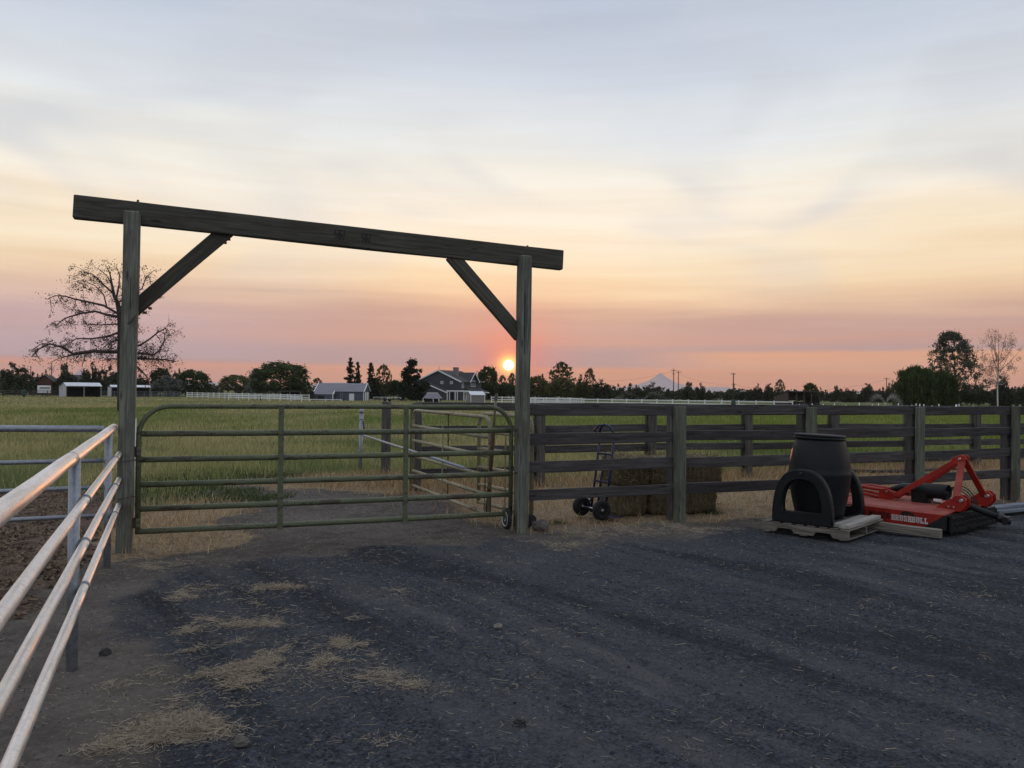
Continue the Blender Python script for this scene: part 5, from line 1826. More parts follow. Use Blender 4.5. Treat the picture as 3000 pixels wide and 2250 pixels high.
def crown_points(kind, n, rg, W=1.0, H=1.0):
    """Leaf positions of a tree of unit height and unit width, clumped."""
    K = {'juniper': 90, 'round': 130, 'pine': 110, 'spire': 190, 'airy': 190, 'willow': 90, 'aspen': 380, 'birch': 150, 'bush': 60, 'dome': 190}[kind]
    cs, rs, wt = [], [], []
    for _ in range(K):
        a = rg.uniform(0, 2 * np.pi)
        if kind == 'juniper':
            h = rg.uniform(0.04, 0.94) ** 1.0
            # several leaders of different height
            lead = rg.integers(0, 4)
            lx, ly, lh = ((0, 0, 1.0), (0.2, 0.1, .82), (-0.22, -0.05, .74), (0.05, 0.22, .68))[lead]
            h *= lh
            rad = 0.40 * (1 - (h / lh)) ** 0.62 + 0.02
            u = rg.uniform(0.3, 1) ** 0.5
            cs.append((lx + math.cos(a) * rad * u, ly + math.sin(a) * rad * u, h))
            rs.append(0.045 + 0.05 * (1 - h))
        elif kind in ('round', 'dome'):
            z = rg.uniform(-0.75, 1)
            rr_ = math.sqrt(max(0, 1 - z * z)) if kind == 'round' else math.sqrt(max(0, 1 - max(0, z) ** 2.4))
            u = rg.uniform(0.45, 1) ** 0.5
            cs.append((math.cos(a) * rr_ * 0.45 * u, math.sin(a) * rr_ * 0.45 * u, (0.55 if kind == 'round' else 0.48) + z * (0.40 if kind == 'round' else 0.46) * (u if z > 0 else 1)))
            rs.append(rg.uniform(0.045, 0.10))
        elif kind == 'bush':
            z = rg.uniform(0, 1)
            rr_ = math.sqrt(max(0, 1 - z ** 2.2))
            u = rg.uniform(0.3, 1) ** 0.5
            cs.append((math.cos(a) * rr_ * 0.45 * u, math.sin(a) * rr_ * 0.45 * u, 0.05 + z * 0.85 * u))
            rs.append(rg.uniform(0.06, 0.13))
        elif kind == 'pine':
            h = rg.uniform(0.06, 0.96)
            rad = 0.46 * (1 - h) ** 0.55 if h > 0.32 else 0.40 + 0.1 * h
            rad *= 0.8 + 0.35 * math.sin(h * 21)
            u = rg.uniform(0.2, 1) ** 0.5
            cs.append((math.cos(a) * rad * u, math.sin(a) * rad * u, h))
            rs.append(0.035 + 0.06 * (1 - h))
        elif kind == 'spire':
            lvl = rg.integers(1, 13)
            h = (lvl + rg.normal(0, .22)) / 13.3
            reach = (0.46 * (1 - h) ** 0.8 + 0.03) * (0.75 + 0.35 * math.sin(lvl * 2.4 + a))
            u = rg.uniform(0.1, 1)
            cs.append((math.cos(a) * reach * u, math.sin(a) * reach * u, h + 0.035 * u))
            rs.append(0.022 + 0.028 * (1 - h))
        elif kind == 'airy':
            h = rg.uniform(0.16, 0.97)
            rad = 0.43 * math.sin(min(1, (h - 0.1) * 1.15) * math.pi) ** 0.6 + 0.03
            u = rg.uniform(0.25, 1) ** 0.6
            cs.append((math.cos(a) * rad * u, math.sin(a) * rad * u, h))
            rs.append(rg.uniform(0.02, 0.048))
        elif kind == 'aspen':
            h = rg.uniform(0.2, 0.97)
            lean = 0.05 - 0.16 * (h - .4)
            rad = 0.46 * (1 - (h - 0.2) / 0.8) ** 0.62 * min(1, (h - 0.12) * 6) + 0.04
            u = rg.uniform(0.15, 1) ** 0.6
            cs.append((lean + math.cos(a) * rad * u, math.sin(a) * rad * u, h))
            rs.append(rg.uniform(0.016, 0.042))
        elif kind == 'birch':
            h = rg.uniform(0.30, 0.96)
            rad = 0.46 * math.sin(min(1, (h - 0.22) * 1.2) * math.pi) ** 0.8 + 0.02
            u = rg.uniform(0.1, 1) ** 0.6
            cs.append((math.cos(a) * rad * u, math.sin(a) * rad * u, h))
            rs.append(rg.uniform(0.03, 0.06))
        elif kind == 'willow':
            u = rg.uniform(0, 1) ** 0.5
            zz = 0.55 + 0.42 * math.sqrt(1 - u * u * 0.9)
            cs.append((math.cos(a) * 0.46 * u, math.sin(a) * 0.46 * u, zz * rg.uniform(0.55, 1)))
            rs.append(rg.uniform(0.05, 0.09))
    cs, rs = np.array(cs), np.array(rs)
    w = rs ** 2
    pick = rg.choice(K, n, p=w / w.sum())
    off = rg.normal(0, 1, (n, 3))
    off /= np.linalg.norm(off, axis=1)[:, None]
    off *= (rg.random(n) ** 0.6)[:, None] * (1 + 0.9 * (rg.random(n) < 0.14))[:, None]
    vs_ = {'juniper': (1.0, 1.0, 1.7), 'spire': (1.7, 1.7, 0.8), 'pine': (1.15, 1.15, 1.2), 'aspen': (1.5, 1.5, 1.0), 'birch': (1.5, 1.5, 1.0)}.get(kind, (1.2, 1.2, 0.95))
    p = cs[pick] + off * rs[pick][:, None] * np.array(vs_)
    if kind == 'birch':
        keep = rg.random(n) < np.clip(1.25 - (p[:, 2] - 0.3) * 1.35, 0.12, 1)
        p = p[keep]
    if kind == 'willow':
        # strands hanging from the crown
        m = n // 2
        src = p[rg.integers(0, n, m)].copy()
        src[:, 2] -= rg.random(m) ** 1.2 * 0.55
        src[:, :2] *= rg.uniform(1.0, 1.12, (m, 1))
        src[:, 2] = np.maximum(src[:, 2], 0.03)
        p = np.concatenate([p[: n - m], src])
    p[:, 2] = np.maximum(p[:, 2], 0.015)
    return p, cs, rs


PROTO = {}


def tree_proto(kind, leafmat, n, size, seed, trunkmat='bark', trunk_h=0.3, trunk_r=0.018, limbs=14):
    key = (kind, leafmat, seed)
    if key in PROTO:
        return PROTO[key]
    rg = np.random.default_rng(seed * 13 + 5)
    pts, cs, rs = crown_points(kind, n, rg)
    crown = leaf_mesh('crown', pts, size, droop=(kind == 'willow'), rg=rg, aspect=2.6 if kind == 'willow' else 1.0, wide=.16 if kind == 'willow' else .38)
    crown.materials.append(M[leafmat])
    mb = MB()
    rd = random.Random(seed)
    lean = 0.12 if kind == 'aspen' else 0.0
    top = {'juniper': .8, 'round': .8, 'dome': .7, 'pine': .93, 'spire': .94, 'airy': .88, 'willow': .65, 'aspen': .85, 'birch': .95, 'bush': .4}[kind]
    def axis(h):
        return Vector((0.05 - 0.16 * (h - .4) * (1 if lean else 0) if lean else 0.01 * math.sin(h * 7), 0.01 * math.cos(h * 6), h))
    ax = [axis(top * k / 8) for k in range(9)]
    ax[0].z = -0.03
    mb.tube(ax, [trunk_r * (1.25 - 1.1 * k / 8) for k in range(9)], 7)
    for c in cs[rg.choice(len(cs), min(limbs, len(cs)), replace=False)]:
        c = Vector(c)
        h0 = max(0.12 if kind != 'birch' else .3, c.z * rd.uniform(0.45, 0.75))
        b = axis(min(h0, top))
        mid = b.lerp(c, 0.5) + Vector((0, 0, -0.02 if kind != 'willow' else .05))
        mb.tube([b, mid, c], [trunk_r * 0.42, trunk_r * 0.26, trunk_r * 0.1], 5, False)
    trunk = mb.build('trunk', M[trunkmat])
    tm = trunk.data
    bpy.data.objects.remove(trunk)
    PROTO[key] = (crown, tm)
    return PROTO[key]


TREE_KINDS = {
    'juniper': ('juniper', 'leaf_juniper', 5200, 0.06, 'bark', 'juniper_tree'),
    'round': ('round', 'leaf_dark', 6500, 0.055, 'bark', 'broadleaf_tree'),
    'dome': ('dome', 'leaf_dark', 11000, 0.042, 'bark', 'broadleaf_tree'),
    'olive': ('round', 'leaf_olive', 6000, 0.052, 'bark', 'broadleaf_tree'),
    'silver': ('bush', 'leaf_silver', 5500, 0.055, 'bark', 'silver_leaved_tree'),
    'pine': ('pine', 'leaf_pine', 9500, 0.046, 'bark', 'pine_tree'),
    'spire': ('spire', 'leaf_pine', 7000, 0.045, 'bark', 'fir_tree'),
    'airy': ('airy', 'leaf_olive', 5200, 0.040, 'bark', 'broadleaf_tree'),
    'bush': ('bush', 'leaf_juniper', 3500, 0.08, 'bark', 'shrub'),
    'willow': ('willow', 'leaf_willow', 26000, 0.045, 'bark', 'willow_tree'),
    'aspen': ('aspen', 'leaf_aspen', 15000, 0.021, 'bark', 'aspen_tree'),
    'birch': ('birch', 'leaf_birch', 9000, 0.012, 'birch', 'birch_tree'),
}


def tree(kind, px, top, width, d, label, group=None, seed=0, cat=None):
    """A tree whose crown is `width` photo pixels wide and whose top stands at photo row `top`."""
    k, leaf, n, size, bark, name = TREE_KINDS[kind]
    c = at(px, d)
    H = P(px, top, d).z - c.z
    Wd = width / F_PX * d
    crown, trunk = tree_proto(k, leaf, n, size, 1 + seed % 3, bark, trunk_r=0.013 if kind in ('birch', 'aspen', 'airy') else 0.022, limbs=26 if kind in ('birch', 'aspen', 'airy') else 14)
    root = thing(name, c, random.uniform(0, 6.28) if kind not in ('aspen',) else 0.0, label, cat or ('shrub' if kind in ('bush',) else 'tree'), group)
    root.scale = (Wd, Wd, H)
    t = link('trunk', trunk, None, root)
    l = link('crown', crown, None, root)
    return root


TREES = [
    # kind, px, top, width, depth, label
    ('juniper', 40, 1060, 105, 205, 'broad dark juniper at the left edge of the picture beyond the rail fence'),
    ('juniper', 100, 1086, 50, 250, 'small pale tree left of the utility pole behind the red-brown barn'),
    ('juniper', 130, 1084, 52, 240, 'dark tree just behind the red-brown barn roof'),
    ('spire', 66, 1092, 26, 280, 'thin distant spire between the two leftmost junipers'),
    ('juniper', 188, 1062, 74, 215, 'cone shaped dark tree directly behind the white run-in shed'),
    ('juniper', 268, 1061, 62, 215, 'tall dark juniper right of the white run-in shed roof'),
    ('juniper', 318, 1068, 70, 220, 'dark juniper behind the second shed, left of the gateway post'),
    ('juniper', 352, 1060, 60, 222, 'dark juniper hidden largely behind the left gateway post'),
    ('juniper', 412, 1098, 52, 225, 'brownish tree between the gateway post and the silver bush'),
    ('round', 470, 1074, 62, 230, 'dark tree rising behind the silver leaved bush'),
    ('silver', 488, 1097, 108, 205, 'silver grey bushy tree behind the grey panel fence', ),
    ('dome', 566, 1080, 112, 212, 'dense dark tree at the left end of the white rail fence'),
    ('juniper', 522, 1078, 40, 235, 'small leafy tree between the silver bush and the dense dark tree'),
    ('olive', 692, 1097, 108, 260, 'low rounded tree left of the largest dark tree'),
    ('silver', 755, 1073, 70, 245, 'grey green tree leaning on the left side of the largest dark tree'),
    ('dome', 822, 1056, 175, 225, 'largest dark domed tree behind the open timber shelter'),
    ('juniper', 880, 1098, 62, 235, 'lower dark tree at the right shoulder of the domed tree'),
    ('airy', 928, 1106, 44, 250, 'small thin tree peeping over the left roof of the blue-grey barn'),
    ('spire', 1026, 1044, 58, 195, 'tall fir behind the right half of the blue-grey barn'),
    ('spire', 1048, 1056, 46, 197, 'slightly shorter fir growing right against the tall one'),
    ('spire', 1086, 1059, 62, 195, 'fir at the gable end of the blue-grey barn'),
    ('pine', 1096, 1106, 80, 196, 'low dark pine filling the gap beside the barn gable'),
    ('airy', 1122, 1066, 54, 195, 'round topped tree with a bare forked trunk right of the barn gable'),
    ('round', 1152, 1112, 66, 205, 'low dark tree between the forked tree and the pine'),
    ('pine', 1206, 1052, 122, 176, 'thick dark pine standing in front of the slate house'),
    ('juniper', 1372, 1100, 60, 235, 'low tree at the right corner of the slate house'),
    ('juniper', 1398, 1112, 52, 240, 'small tree between the slate house and the sunlit tree'),
    ('round', 1428, 1069, 66, 205, 'tall rounded tree left of the setting sun'),
    ('juniper', 1452, 1125, 60, 212, 'low dark tree under the left edge of the sun'),
    ('airy', 1472, 1098, 34, 250, 'thin tree directly below the sun, left one'),
    ('airy', 1499, 1092, 34, 250, 'thin tree directly below the sun, right one'),
    ('round', 1484, 1120, 72, 215, 'dark bushy tree below the sun beside the gateway post'),
    ('round', 1540, 1112, 60, 220, 'dark tree hidden behind the right gateway post'),
    ('olive', 1574, 1098, 66, 205, 'dark tree immediately right of the right gateway post'),
    ('spire', 1589, 1092, 24, 260, 'thin distant spire right of the gateway post'),
    ('bush', 1606, 1122, 50, 220, 'low tree between the gateway post and the tall airy tree', ),
    ('airy', 1646, 1060, 92, 195, 'tallest airy tree right of the gateway, above the white fence'),
    ('olive', 1645, 1105, 96, 190, 'bushy lower crown beneath the tall airy tree'),
    ('juniper', 1703, 1097, 44, 230, 'dark tree between the tall airy tree and the slim tree'),
    ('airy', 1728, 1078, 42, 225, 'slim upright tree with a round tip left of the mountain'),
    ('olive', 1705, 1122, 60, 200, 'low olive tree in front of the slim upright tree'),
    ('juniper', 1762, 1112, 70, 225, 'dark bushy tree right of the slim upright tree'),
    ('juniper', 1808, 1124, 44, 240, 'small dark tree at the left foot of the mountain'),
    ('juniper', 1852, 1121, 74, 235, 'dark tree in front of the left slope of the mountain'),
    ('juniper', 1912, 1120, 78, 235, 'widest dark tree below the mountain peak'),
    ('juniper', 1948, 1134, 46, 240, 'low dark tree beneath the right slope, left of the twin poles'),
    ('juniper', 2018, 1117, 70, 235, 'dark tree with several tips right of the twin poles'),
    ('juniper', 2052, 1122, 40, 238, 'pointed dark tree joined to the tree with several tips'),
    ('juniper', 2076, 1147, 26, 250, 'very small dark tree on the open gap right of the mountain, left one'),
    ('juniper', 2092, 1146, 22, 250, 'very small dark tree on the open gap right of the mountain, right one'),
    ('juniper', 2132, 1142, 34, 245, 'small tree just left of the tall single pole'),
    ('juniper', 2166, 1138, 44, 245, 'small tree just right of the tall single pole'),
    ('juniper', 2198, 1140, 40, 240, 'low dark tree midway between the single pole and the brown shed'),
    ('juniper', 2220, 1124, 34, 245, 'thin topped tree left of the pair behind the white fence end'),
    ('juniper', 2253, 1122, 44, 240, 'pointed tree left of the tallest one behind the white fence end'),
    ('airy', 2284, 1111, 34, 240, 'tallest slim tree behind the left end of the brown shed'),
    ('round', 2374, 1120, 44, 240, 'rounded tree rising above the brown shed roof'),
    ('juniper', 2402, 1134, 26, 250, 'small tree at the right end of the brown shed roof'),
    ('juniper', 2450, 1128, 44, 245, 'dark tree with two tips right of the brown shed'),
    ('juniper', 2482, 1138, 54, 240, 'wide low tree between the brown shed and the sprinkler'),
    ('juniper', 2542, 1122, 62, 240, 'pointed dark tree behind the water spray'),
    ('juniper', 2584, 1132, 40, 245, 'dark tree hiding the foot of the right-hand pole'),
    ('juniper', 2606, 1122, 30, 240, 'pointed dark tree just left of the willow'),
    ('juniper', 2768, 1138, 90, 190, 'dark low tree under the right side of the willow'),
    ('round', 2815, 1142, 90, 185, 'dark bushy tree beneath the aspen'),
    ('round', 2868, 1136, 70, 190, 'low dark tree between the aspen and the birch'),
    ('juniper', 2936, 1100, 66, 185, 'dark conical tree right behind the white birch trunk'),
    ('round', 2975, 1150, 60, 185, 'low dark tree at the right of the birch'),
    ('juniper', 3004, 1115, 52, 180, 'dark tree cut by the right edge of the picture'),
    ('willow', 2706, 1072, 178, 165, 'dark green weeping willow at the right, drooping to the ground'),
    ('aspen', 2790, 968, 195, 170, 'tall loose aspen rising behind the willow'),
    ('birch', 2924, 958, 138, 150, 'sparse birch with a white trunk near the right edge'),
]
for i, a in enumerate(TREES):
    tree(*a[:6], seed=i, group='trees along the edge of the pasture')


def woodland():
    """Continuous scrub far behind, which reads as one mass."""
    rg = np.random.default_rng(77)
    pts = []
    for px0, px1, d0, d1, h0, h1, n in ((-500, 480, 230, 330, 3.0, 6.0, 220), (560, 900, 290, 360, 2.0, 4.2, 60), (1100, 1780, 240, 330, 3.0, 5.6, 200),
                                        (1780, 2120, 260, 360, 2.0, 3.4, 80), (2120, 2660, 255, 340, 2.4, 4.2, 150), (2640, 3500, 200, 300, 3.0, 5.5, 220), (-500, 3500, 420, 600, 2.5, 4.5, 240)):
        for _ in range(n):
            px, d = rg.uniform(px0, px1), rg.uniform(d0, d1)
            c = at(px, d)
            h = rg.uniform(h0, h1)
            m = 46
            p = rg.normal(0, 1, (m, 3))
            p /= np.linalg.norm(p, axis=1)[:, None]
            p *= (rg.random(m) ** 0.4)[:, None]
            w = h * rg.uniform(0.35, 0.75)
            taper = rg.uniform(0.2, 1.0)
            z = (p[:, 2] * .5 + .5)
            p[:, :2] *= (1 - taper * z * 0.8)[:, None]
            pts.append(np.stack([c.x + p[:, 0] * w, c.y + p[:, 1] * w, c.z + z * h], 1))
    pts = np.concatenate(pts)
    me = leaf_mesh('far_scrub', pts, 0.95, rg=rg)
    o = link('far_scrub', me, M['leaf_juniper'])
    tag(o, 'distant line of dark scrub along the horizon behind the trees', 'woodland', kind='stuff')


woodland()


# ------------------------------------------------------------------ half-dead tree behind the left post
def dead_tree():
    d = 60.0
    base = at(357, d)
    root = thing('bare_tree', base, 0, 'gnarled half-dead tree with bare drooping limbs behind the left gateway post', 'tree')
    rd = random.Random(21)

    def Z(x, y, dy=0.0):
        p = P(100 + x / 4.148, 730 + y / 4.148, d)
        p.y += dy
        return p - base
    tr = MB()
    trunk = [Vector((0, 0, -0.3)), Z(1058, 1750), Z(1055, 1250), Z(1055, 1000), Z(1045, 800), Z(1012, 640), Z(970, 560), Z(948, 440), Z(922, 300), Z(880, 210)]
    tr.tube(trunk, [0.3, 0.27, 0.25, 0.23, 0.2, 0.15, 0.12, 0.08, 0.05, 0.02], 9)
    tr.build('trunk', M['bark'], root)
    limbs = [
        ([(1030, 790), (870, 690), (700, 650), (560, 620), (470, 590), (380, 590), (320, 630)], 0.10, -1),
        ([(1030, 825), (900, 800), (770, 760), (600, 790), (430, 850), (320, 950)], 0.11, -.5),
        ([(1040, 910), (900, 910), (760, 915), (600, 905), (510, 880)], 0.06, .6),
        ([(1040, 1005), (940, 1060), (760, 1095), (600, 1095), (520, 1170), (480, 1210)], 0.08, -1.0),
        ([(1052, 1250), (900, 1250), (750, 1245), (560, 1280), (480, 1210), (340, 1165), (240, 1230), (190, 1320)], 0.14, -1.4),
        ([(700, 1255), (560, 1285), (450, 1325), (390, 1380)], 0.07, -1.2),
        ([(965, 540), (830, 430), (720, 330), (640, 280), (540, 270)], 0.075, 0.5),
        ([(880, 690), (872, 560), (800, 460), (680, 400), (560, 430)], 0.055, -.8),
        ([(1000, 590), (1020, 430), (1010, 300), (960, 200)], 0.075, .3),
        ([(950, 450), (900, 330), (830, 260), (760, 220)], 0.05, -.3),
        ([(1020, 650), (1150, 560), (1280, 470), (1320, 320), (1400, 240)], 0.07, .5),
        ([(1030, 720), (1150, 600), (1180, 420), (1120, 280), (1080, 180)], 0.07, .9),
        ([(1058, 1200), (1160, 1190), (1270, 1165), (1380, 1090), (1480, 1000), (1560, 955), (1600, 990)], 0.10, .4),
        ([(1058, 1270), (1300, 1265), (1480, 1285), (1560, 1240), (1640, 1110), (1650, 1030)], 0.10, -.6),
        ([(1058, 1320), (1300, 1330), (1500, 1335), (1630, 1360)], 0.10, .9),
        ([(1056, 1100), (1000, 1120), (950, 1180), (930, 1250)], 0.06, -.9),
        ([(1056, 1340), (950, 1330), (830, 1330), (760, 1350)], 0.07, .6),
        ([(1050, 880), (1180, 850), (1300, 900), (1400, 990)], 0.05, -1),
        ([(1200, 1380), (1330, 1490), (1390, 1540), (1440, 1590)], 0.08, -.4)]
    br = MB()
    leaf = []

    def twig(p, dirn, ln, r, depth):
        pts = [p]
        q, dv = p.copy(), dirn.normalized()
        k = 5
        for i in range(k):
            dv = (dv + Vector((rd.gauss(0, .22), rd.gauss(0, .22), rd.gauss(-0.06, .18)))).normalized()
            q = q + dv * ln / k
            pts.append(q.copy())
        br.tube(pts, [r * (1 - 0.7 * i / k) for i in range(k + 1)], 4, False)
        if depth > 0:
            for i in range(1, k + 1):
                if rd.random() < 0.75:
                    twig(pts[i], dv + Vector((rd.gauss(0, 1), rd.gauss(0, 1), rd.gauss(-.1, .8))), ln * rd.uniform(0.35, 0.65), r * 0.55, depth - 1)
        elif rd.random() < 0.36:
            for _ in range(rd.randint(4, 12)):
                leaf.append(pts[-1] + Vector((rd.gauss(0, .09), rd.gauss(0, .09), rd.gauss(-.03, .09))))
    for pl, r0, off in limbs:
        pts = [Z(x, y, off * 1.6 * i / (len(pl) - 1)) for i, (x, y) in enumerate(pl)]
        for _ in range(55):
            leaf.append(pts[-1] + Vector((rd.gauss(0, .3), rd.gauss(0, .3), rd.gauss(-.05, .24))))
        n = len(pts)
        br.tube(pts, [r0 * (1 - 0.75 * i / (n - 1)) for i in range(n)], 6, False)
        for i in range(1, n):
            a, b = pts[i - 1], pts[i]
            seg = (b - a)
            for _ in range(max(1, int(seg.length * (3.4 if i > 1 else 2.2)))):
                t = rd.random()
                p = a.lerp(b, t)
                dv = seg.normalized() * 0.5 + Vector((rd.gauss(0, .6), rd.gauss(0, .8), rd.gauss(0.0, .7)))
                twig(p, dv, rd.uniform(0.45, 1.2), r0 * 0.26, 2)
    # dense tufts of dead needles close in
    for (x, y, s, m) in ((545, 460, .35, 150), (850, 390, .3, 90), (430, 1310, .4, 150), (1350, 1220, .5, 260), (1430, 1350, .6, 300), (930, 1120, .4, 170), (830, 1270, .45, 200),
                         (700, 985, .25, 80), (420, 920, .3, 60), (1060, 620, .4, 160), (980, 870, .3, 110), (640, 720, .3, 50), (1600, 1130, .3, 70), (900, 230, .4, 90), (560, 300, .35, 70), (330, 640, .3, 60), (1000, 1250, .5, 220), (1280, 1290, .4, 220)):
        c = Z(x, y)
        for _ in range(int(m * 1.6)):
            leaf.append(c + Vector((rd.gauss(0, s), rd.gauss(0, s), rd.gauss(0, s * .7))))
    br.build('branches', M['bark_dead'], root)
    lp_ = np.array([tuple(p) for p in leaf])
    link('crown', leaf_mesh('crown', lp_, 0.095, rg=np.random.default_rng(3)), M['leaf_dry'], root)


dead_tree()


# ------------------------------------------------------------------ farm buildings
def yaw_for(px, delta):
    return math.atan2(-(px - 1500) / F_PX, 1) + R(delta)


def part(root, name, mb, mat, bevel=0.0, loc=None):
    return mb.build(name, M[mat] if isinstance(mat, str) else mat, root, bevel=bevel, loc=loc)


def run_in_shed(px, d, w, dep, he, hr, delta, label, post=True):
    c = at(px, d)
    rt = thing('run_in_shed', c, yaw_for(px, delta), label, 'shed')
    # local x along the open front (centre at 0), y into the shed
    t = 0.06
    part(rt, 'wall', MB().box(-w / 2, -w / 2 + t, 0, dep, 0, he).prism([(0, he), (dep, he - .25), (dep * 0.3, hr)], -w / 2, -w / 2 + t,
         Matrix(((0, 1, 0, 0), (1, 0, 0, 0), (0, 0, 1, 0), (0, 0, 0, 1)))), 'shed_side')
    part(rt, 'wall', MB().box(w / 2 - t, w / 2, 0, dep, 0, he), 'shed_side')
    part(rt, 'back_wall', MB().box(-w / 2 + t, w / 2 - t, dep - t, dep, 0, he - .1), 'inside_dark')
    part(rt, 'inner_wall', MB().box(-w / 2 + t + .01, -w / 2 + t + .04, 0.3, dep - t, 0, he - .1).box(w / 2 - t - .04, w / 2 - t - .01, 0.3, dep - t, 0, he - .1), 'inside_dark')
    rf = MB()
    ov = 0.12
    rf.add([(-w / 2 - ov, -ov, he), (w / 2 + ov, -ov, he), (w / 2 + ov, dep * .3, hr), (-w / 2 - ov, dep * .3, hr), (-w / 2 - ov, dep + ov, he - .3), (w / 2 + ov, dep + ov, he - .3),
            (-w / 2 - ov, -ov, he - .1), (w / 2 + ov, -ov, he - .1)], [(0, 1, 2, 3), (3, 2, 5, 4), (6, 7, 1, 0)])
    part(rt, 'roof', rf, 'white_metal')
    for x in ((-w / 2 + .05, 0.02, w / 2 - .05) if post else (-w / 2 + .05, w / 2 - .05)):
        part(rt, 'post', MB().box(x - .08, x + .08, -0.05, 0.09, 0, he - .1), 'plank')
    return rt


run_in_shed(246, 178, 7.2, 3.9, 2.45, 3.15, 21, 'white run-in shed with an open two-bay front in the left pasture')
run_in_shed(384, 196, 8.6, 3.6, 2.3, 2.75, 14, 'low open-fronted white shed partly hidden by the left gateway post')


def rbarn():
    rt = thing('barn', at(132, 212), yaw_for(132, -18), 'red-brown barn with a dark roof behind the white trailer at far left', 'barn')
    part(rt, 'wall', MB().box(-1.9, 1.7, 0, 5, 0, 3.4).prism([(-1.9, 3.4), (1.7, 3.4), (-.1, 4.9)], 0, 5), 'red_boards')
    part(rt, 'roof', MB().prism([(-2.2, 3.3), (-2.1, 3.45), (-.1, 5.1), (1.95, 3.45), (2.05, 3.3), (-.1, 4.95)][::-1], -0.3, 5.3), 'roof_dark')
    part(rt, 'window', MB().box(-.4, .5, -.03, 0, 1.6, 2.6), 'inside_dark')
    r2 = thing('barn', at(236, 238), yaw_for(236, 10), 'dark roofed barn showing between the trees above the white run-in shed', 'barn')
    part(r2, 'wall', MB().box(-2.4, 2.4, 0, 6, 0, 3.6), 'red_boards')
    part(r2, 'roof', MB().add([(-2.7, -.4, 3.5), (2.7, -.4, 3.5), (2.7, 3, 5.6), (-2.7, 3, 5.6), (2.7, 6.4, 3.5), (-2.7, 6.4, 3.5)], [(0, 1, 2, 3), (3, 2, 4, 5), (0, 3, 5), (1, 4, 2)]), 'roof_dark')
    tr_ = thing('stock_trailer', at(131, 200), yaw_for(131, 10), 'small white stock trailer parked in front of the red-brown barn', 'trailer')
    part(tr_, 'body', MB().box(-1.3, 1.3, 0, 1.9, 0.5, 2.4), 'white_paint', 0.12)
    part(tr_, 'slats', MB().box(-1.1, 1.1, -0.02, 0.0, 1.55, 1.7).box(-1.1, 1.1, -.02, 0, 1.85, 2.0), 'inside_dark')
    for x in (-.4, .4):
        part(tr_, 'wheel', MB().lathe([(.05, -.1), (.33, -.1), (.35, 0), (.33, .1), (.05, .1)], 14, Matrix.Rotation(R(90), 4, 'X')), 'rubber', loc=(x, 0.05, .35))


rbarn()


def bg_barn():
    d = 166
    rt = thing('metal_barn', at(1000, d), yaw_for(1000, -14), 'blue-grey metal barn with white trim and a lean-to at its left end', 'barn')
    k = d / F_PX                                       # metres per photo pixel
    X0, Xm, X1 = -77 * k, -19 * k, 66 * k              # lean-to, step, gable end
    He, Hl, Hr, Dp = 1.95, 1.28, 3.55, 5.6
    fl = -1.5                                          # the lean-to comes out towards the viewer
    part(rt, 'wall', MB().box(Xm, X1, 0, Dp, 0, He).prism([(0, He), (Dp, He), (Dp / 2, Hr - .05)], X1 - .06, X1 - .001, Matrix(((0, 1, 0, 0), (1, 0, 0, 0), (0, 0, 1, 0), (0, 0, 0, 1)))), 'blue_grey')
    part(rt, 'lean_to_wall', MB().box(X0, Xm - .01, fl, Dp, 0, Hl), 'blue_grey')
    sl = (Hr - He) / (Dp / 2)
    part(rt, 'roof', MB().add([(Xm, -.25, He - .1), (X1 + .15, -.25, He - .1), (X1 + .15, Dp / 2, Hr), (X0 - .1, Dp / 2, Hr), (X0 - .1, Dp + .2, He), (X1 + .15, Dp + .2, He),
                                  (X0 - .1, fl - .15, Hl), (Xm, fl - .15, Hl)], [(0, 1, 2, 3, 6, 7), (3, 2, 5, 4)]), 'roof_grey')
    tr = [((X0 - .1, fl - .16, Hl - .02), (X0 - .1, Dp / 2, Hr + .03)), ((Xm + .02, fl - .16, Hl - .02), (Xm + .02, -.2, He)), ((X1 + .16, -.26, He - .1), (X1 + .16, Dp / 2, Hr + .03)), ((X1 + .16, Dp + .2, He), (X1 + .16, Dp / 2, Hr + .03)),
          ((X1 + .02, -.03, 0), (X1 + .02, -.03, He)), ((X0, fl - .03, 0), (X0, fl - .03, Hl)), ((Xm, fl - .04, 0), (Xm, fl - .04, Hl))]
    for a, b in tr:
        part(rt, 'trim', MB().bar(a, b, .14, .14), 'white_paint')
    part(rt, 'door', MB().box(1.6, 2.6, -.04, -.001, 0, 1.45), 'white_paint')
    for y in (1.2, 3.1):
        part(rt, 'gable_door', MB().box(X1 + .005, X1 + .05, y, y + 1.2, 0, 1.75), 'white_paint')
    part(rt, 'window', MB().box(X0 + .9, X0 + 2.2, fl - .03, fl - .001, .35, 1.0), 'inside_dark')
    la = thing('ladder', at(1000, d - .8), yaw_for(1000, -14), 'thin ladder leaning on the long wall of the blue-grey barn', 'ladder')
    part(la, 'rail', MB().bar((-.2, 0, 0), (-.2, .55, 1.7), .05, .07), 'plank')
    part(la, 'rail', MB().bar((.2, 0, 0), (.2, .55, 1.7), .05, .07), 'plank')
    part(la, 'rungs', (lambda m: [m.bar((-.2, .55 * z / 1.7, z), (.2, .55 * z / 1.7, z), .04, .04) for z in (.3, .6, .9, 1.2, 1.5)] and m)(MB()), 'plank')
    cont = thing('storage_bin', at(912, d - 2), yaw_for(912, -8), 'dark upright storage bin at the left corner of the blue-grey barn', 'bin')
    part(cont, 'body', MB().box(-.45, .45, 0, .8, 0, 1.75), 'inside_dark', 0.04)
    part(cont, 'lid', MB().box(-.5, .5, -.05, .85, 1.76, 1.84), 'roof_dark', 0.02)


bg_barn()


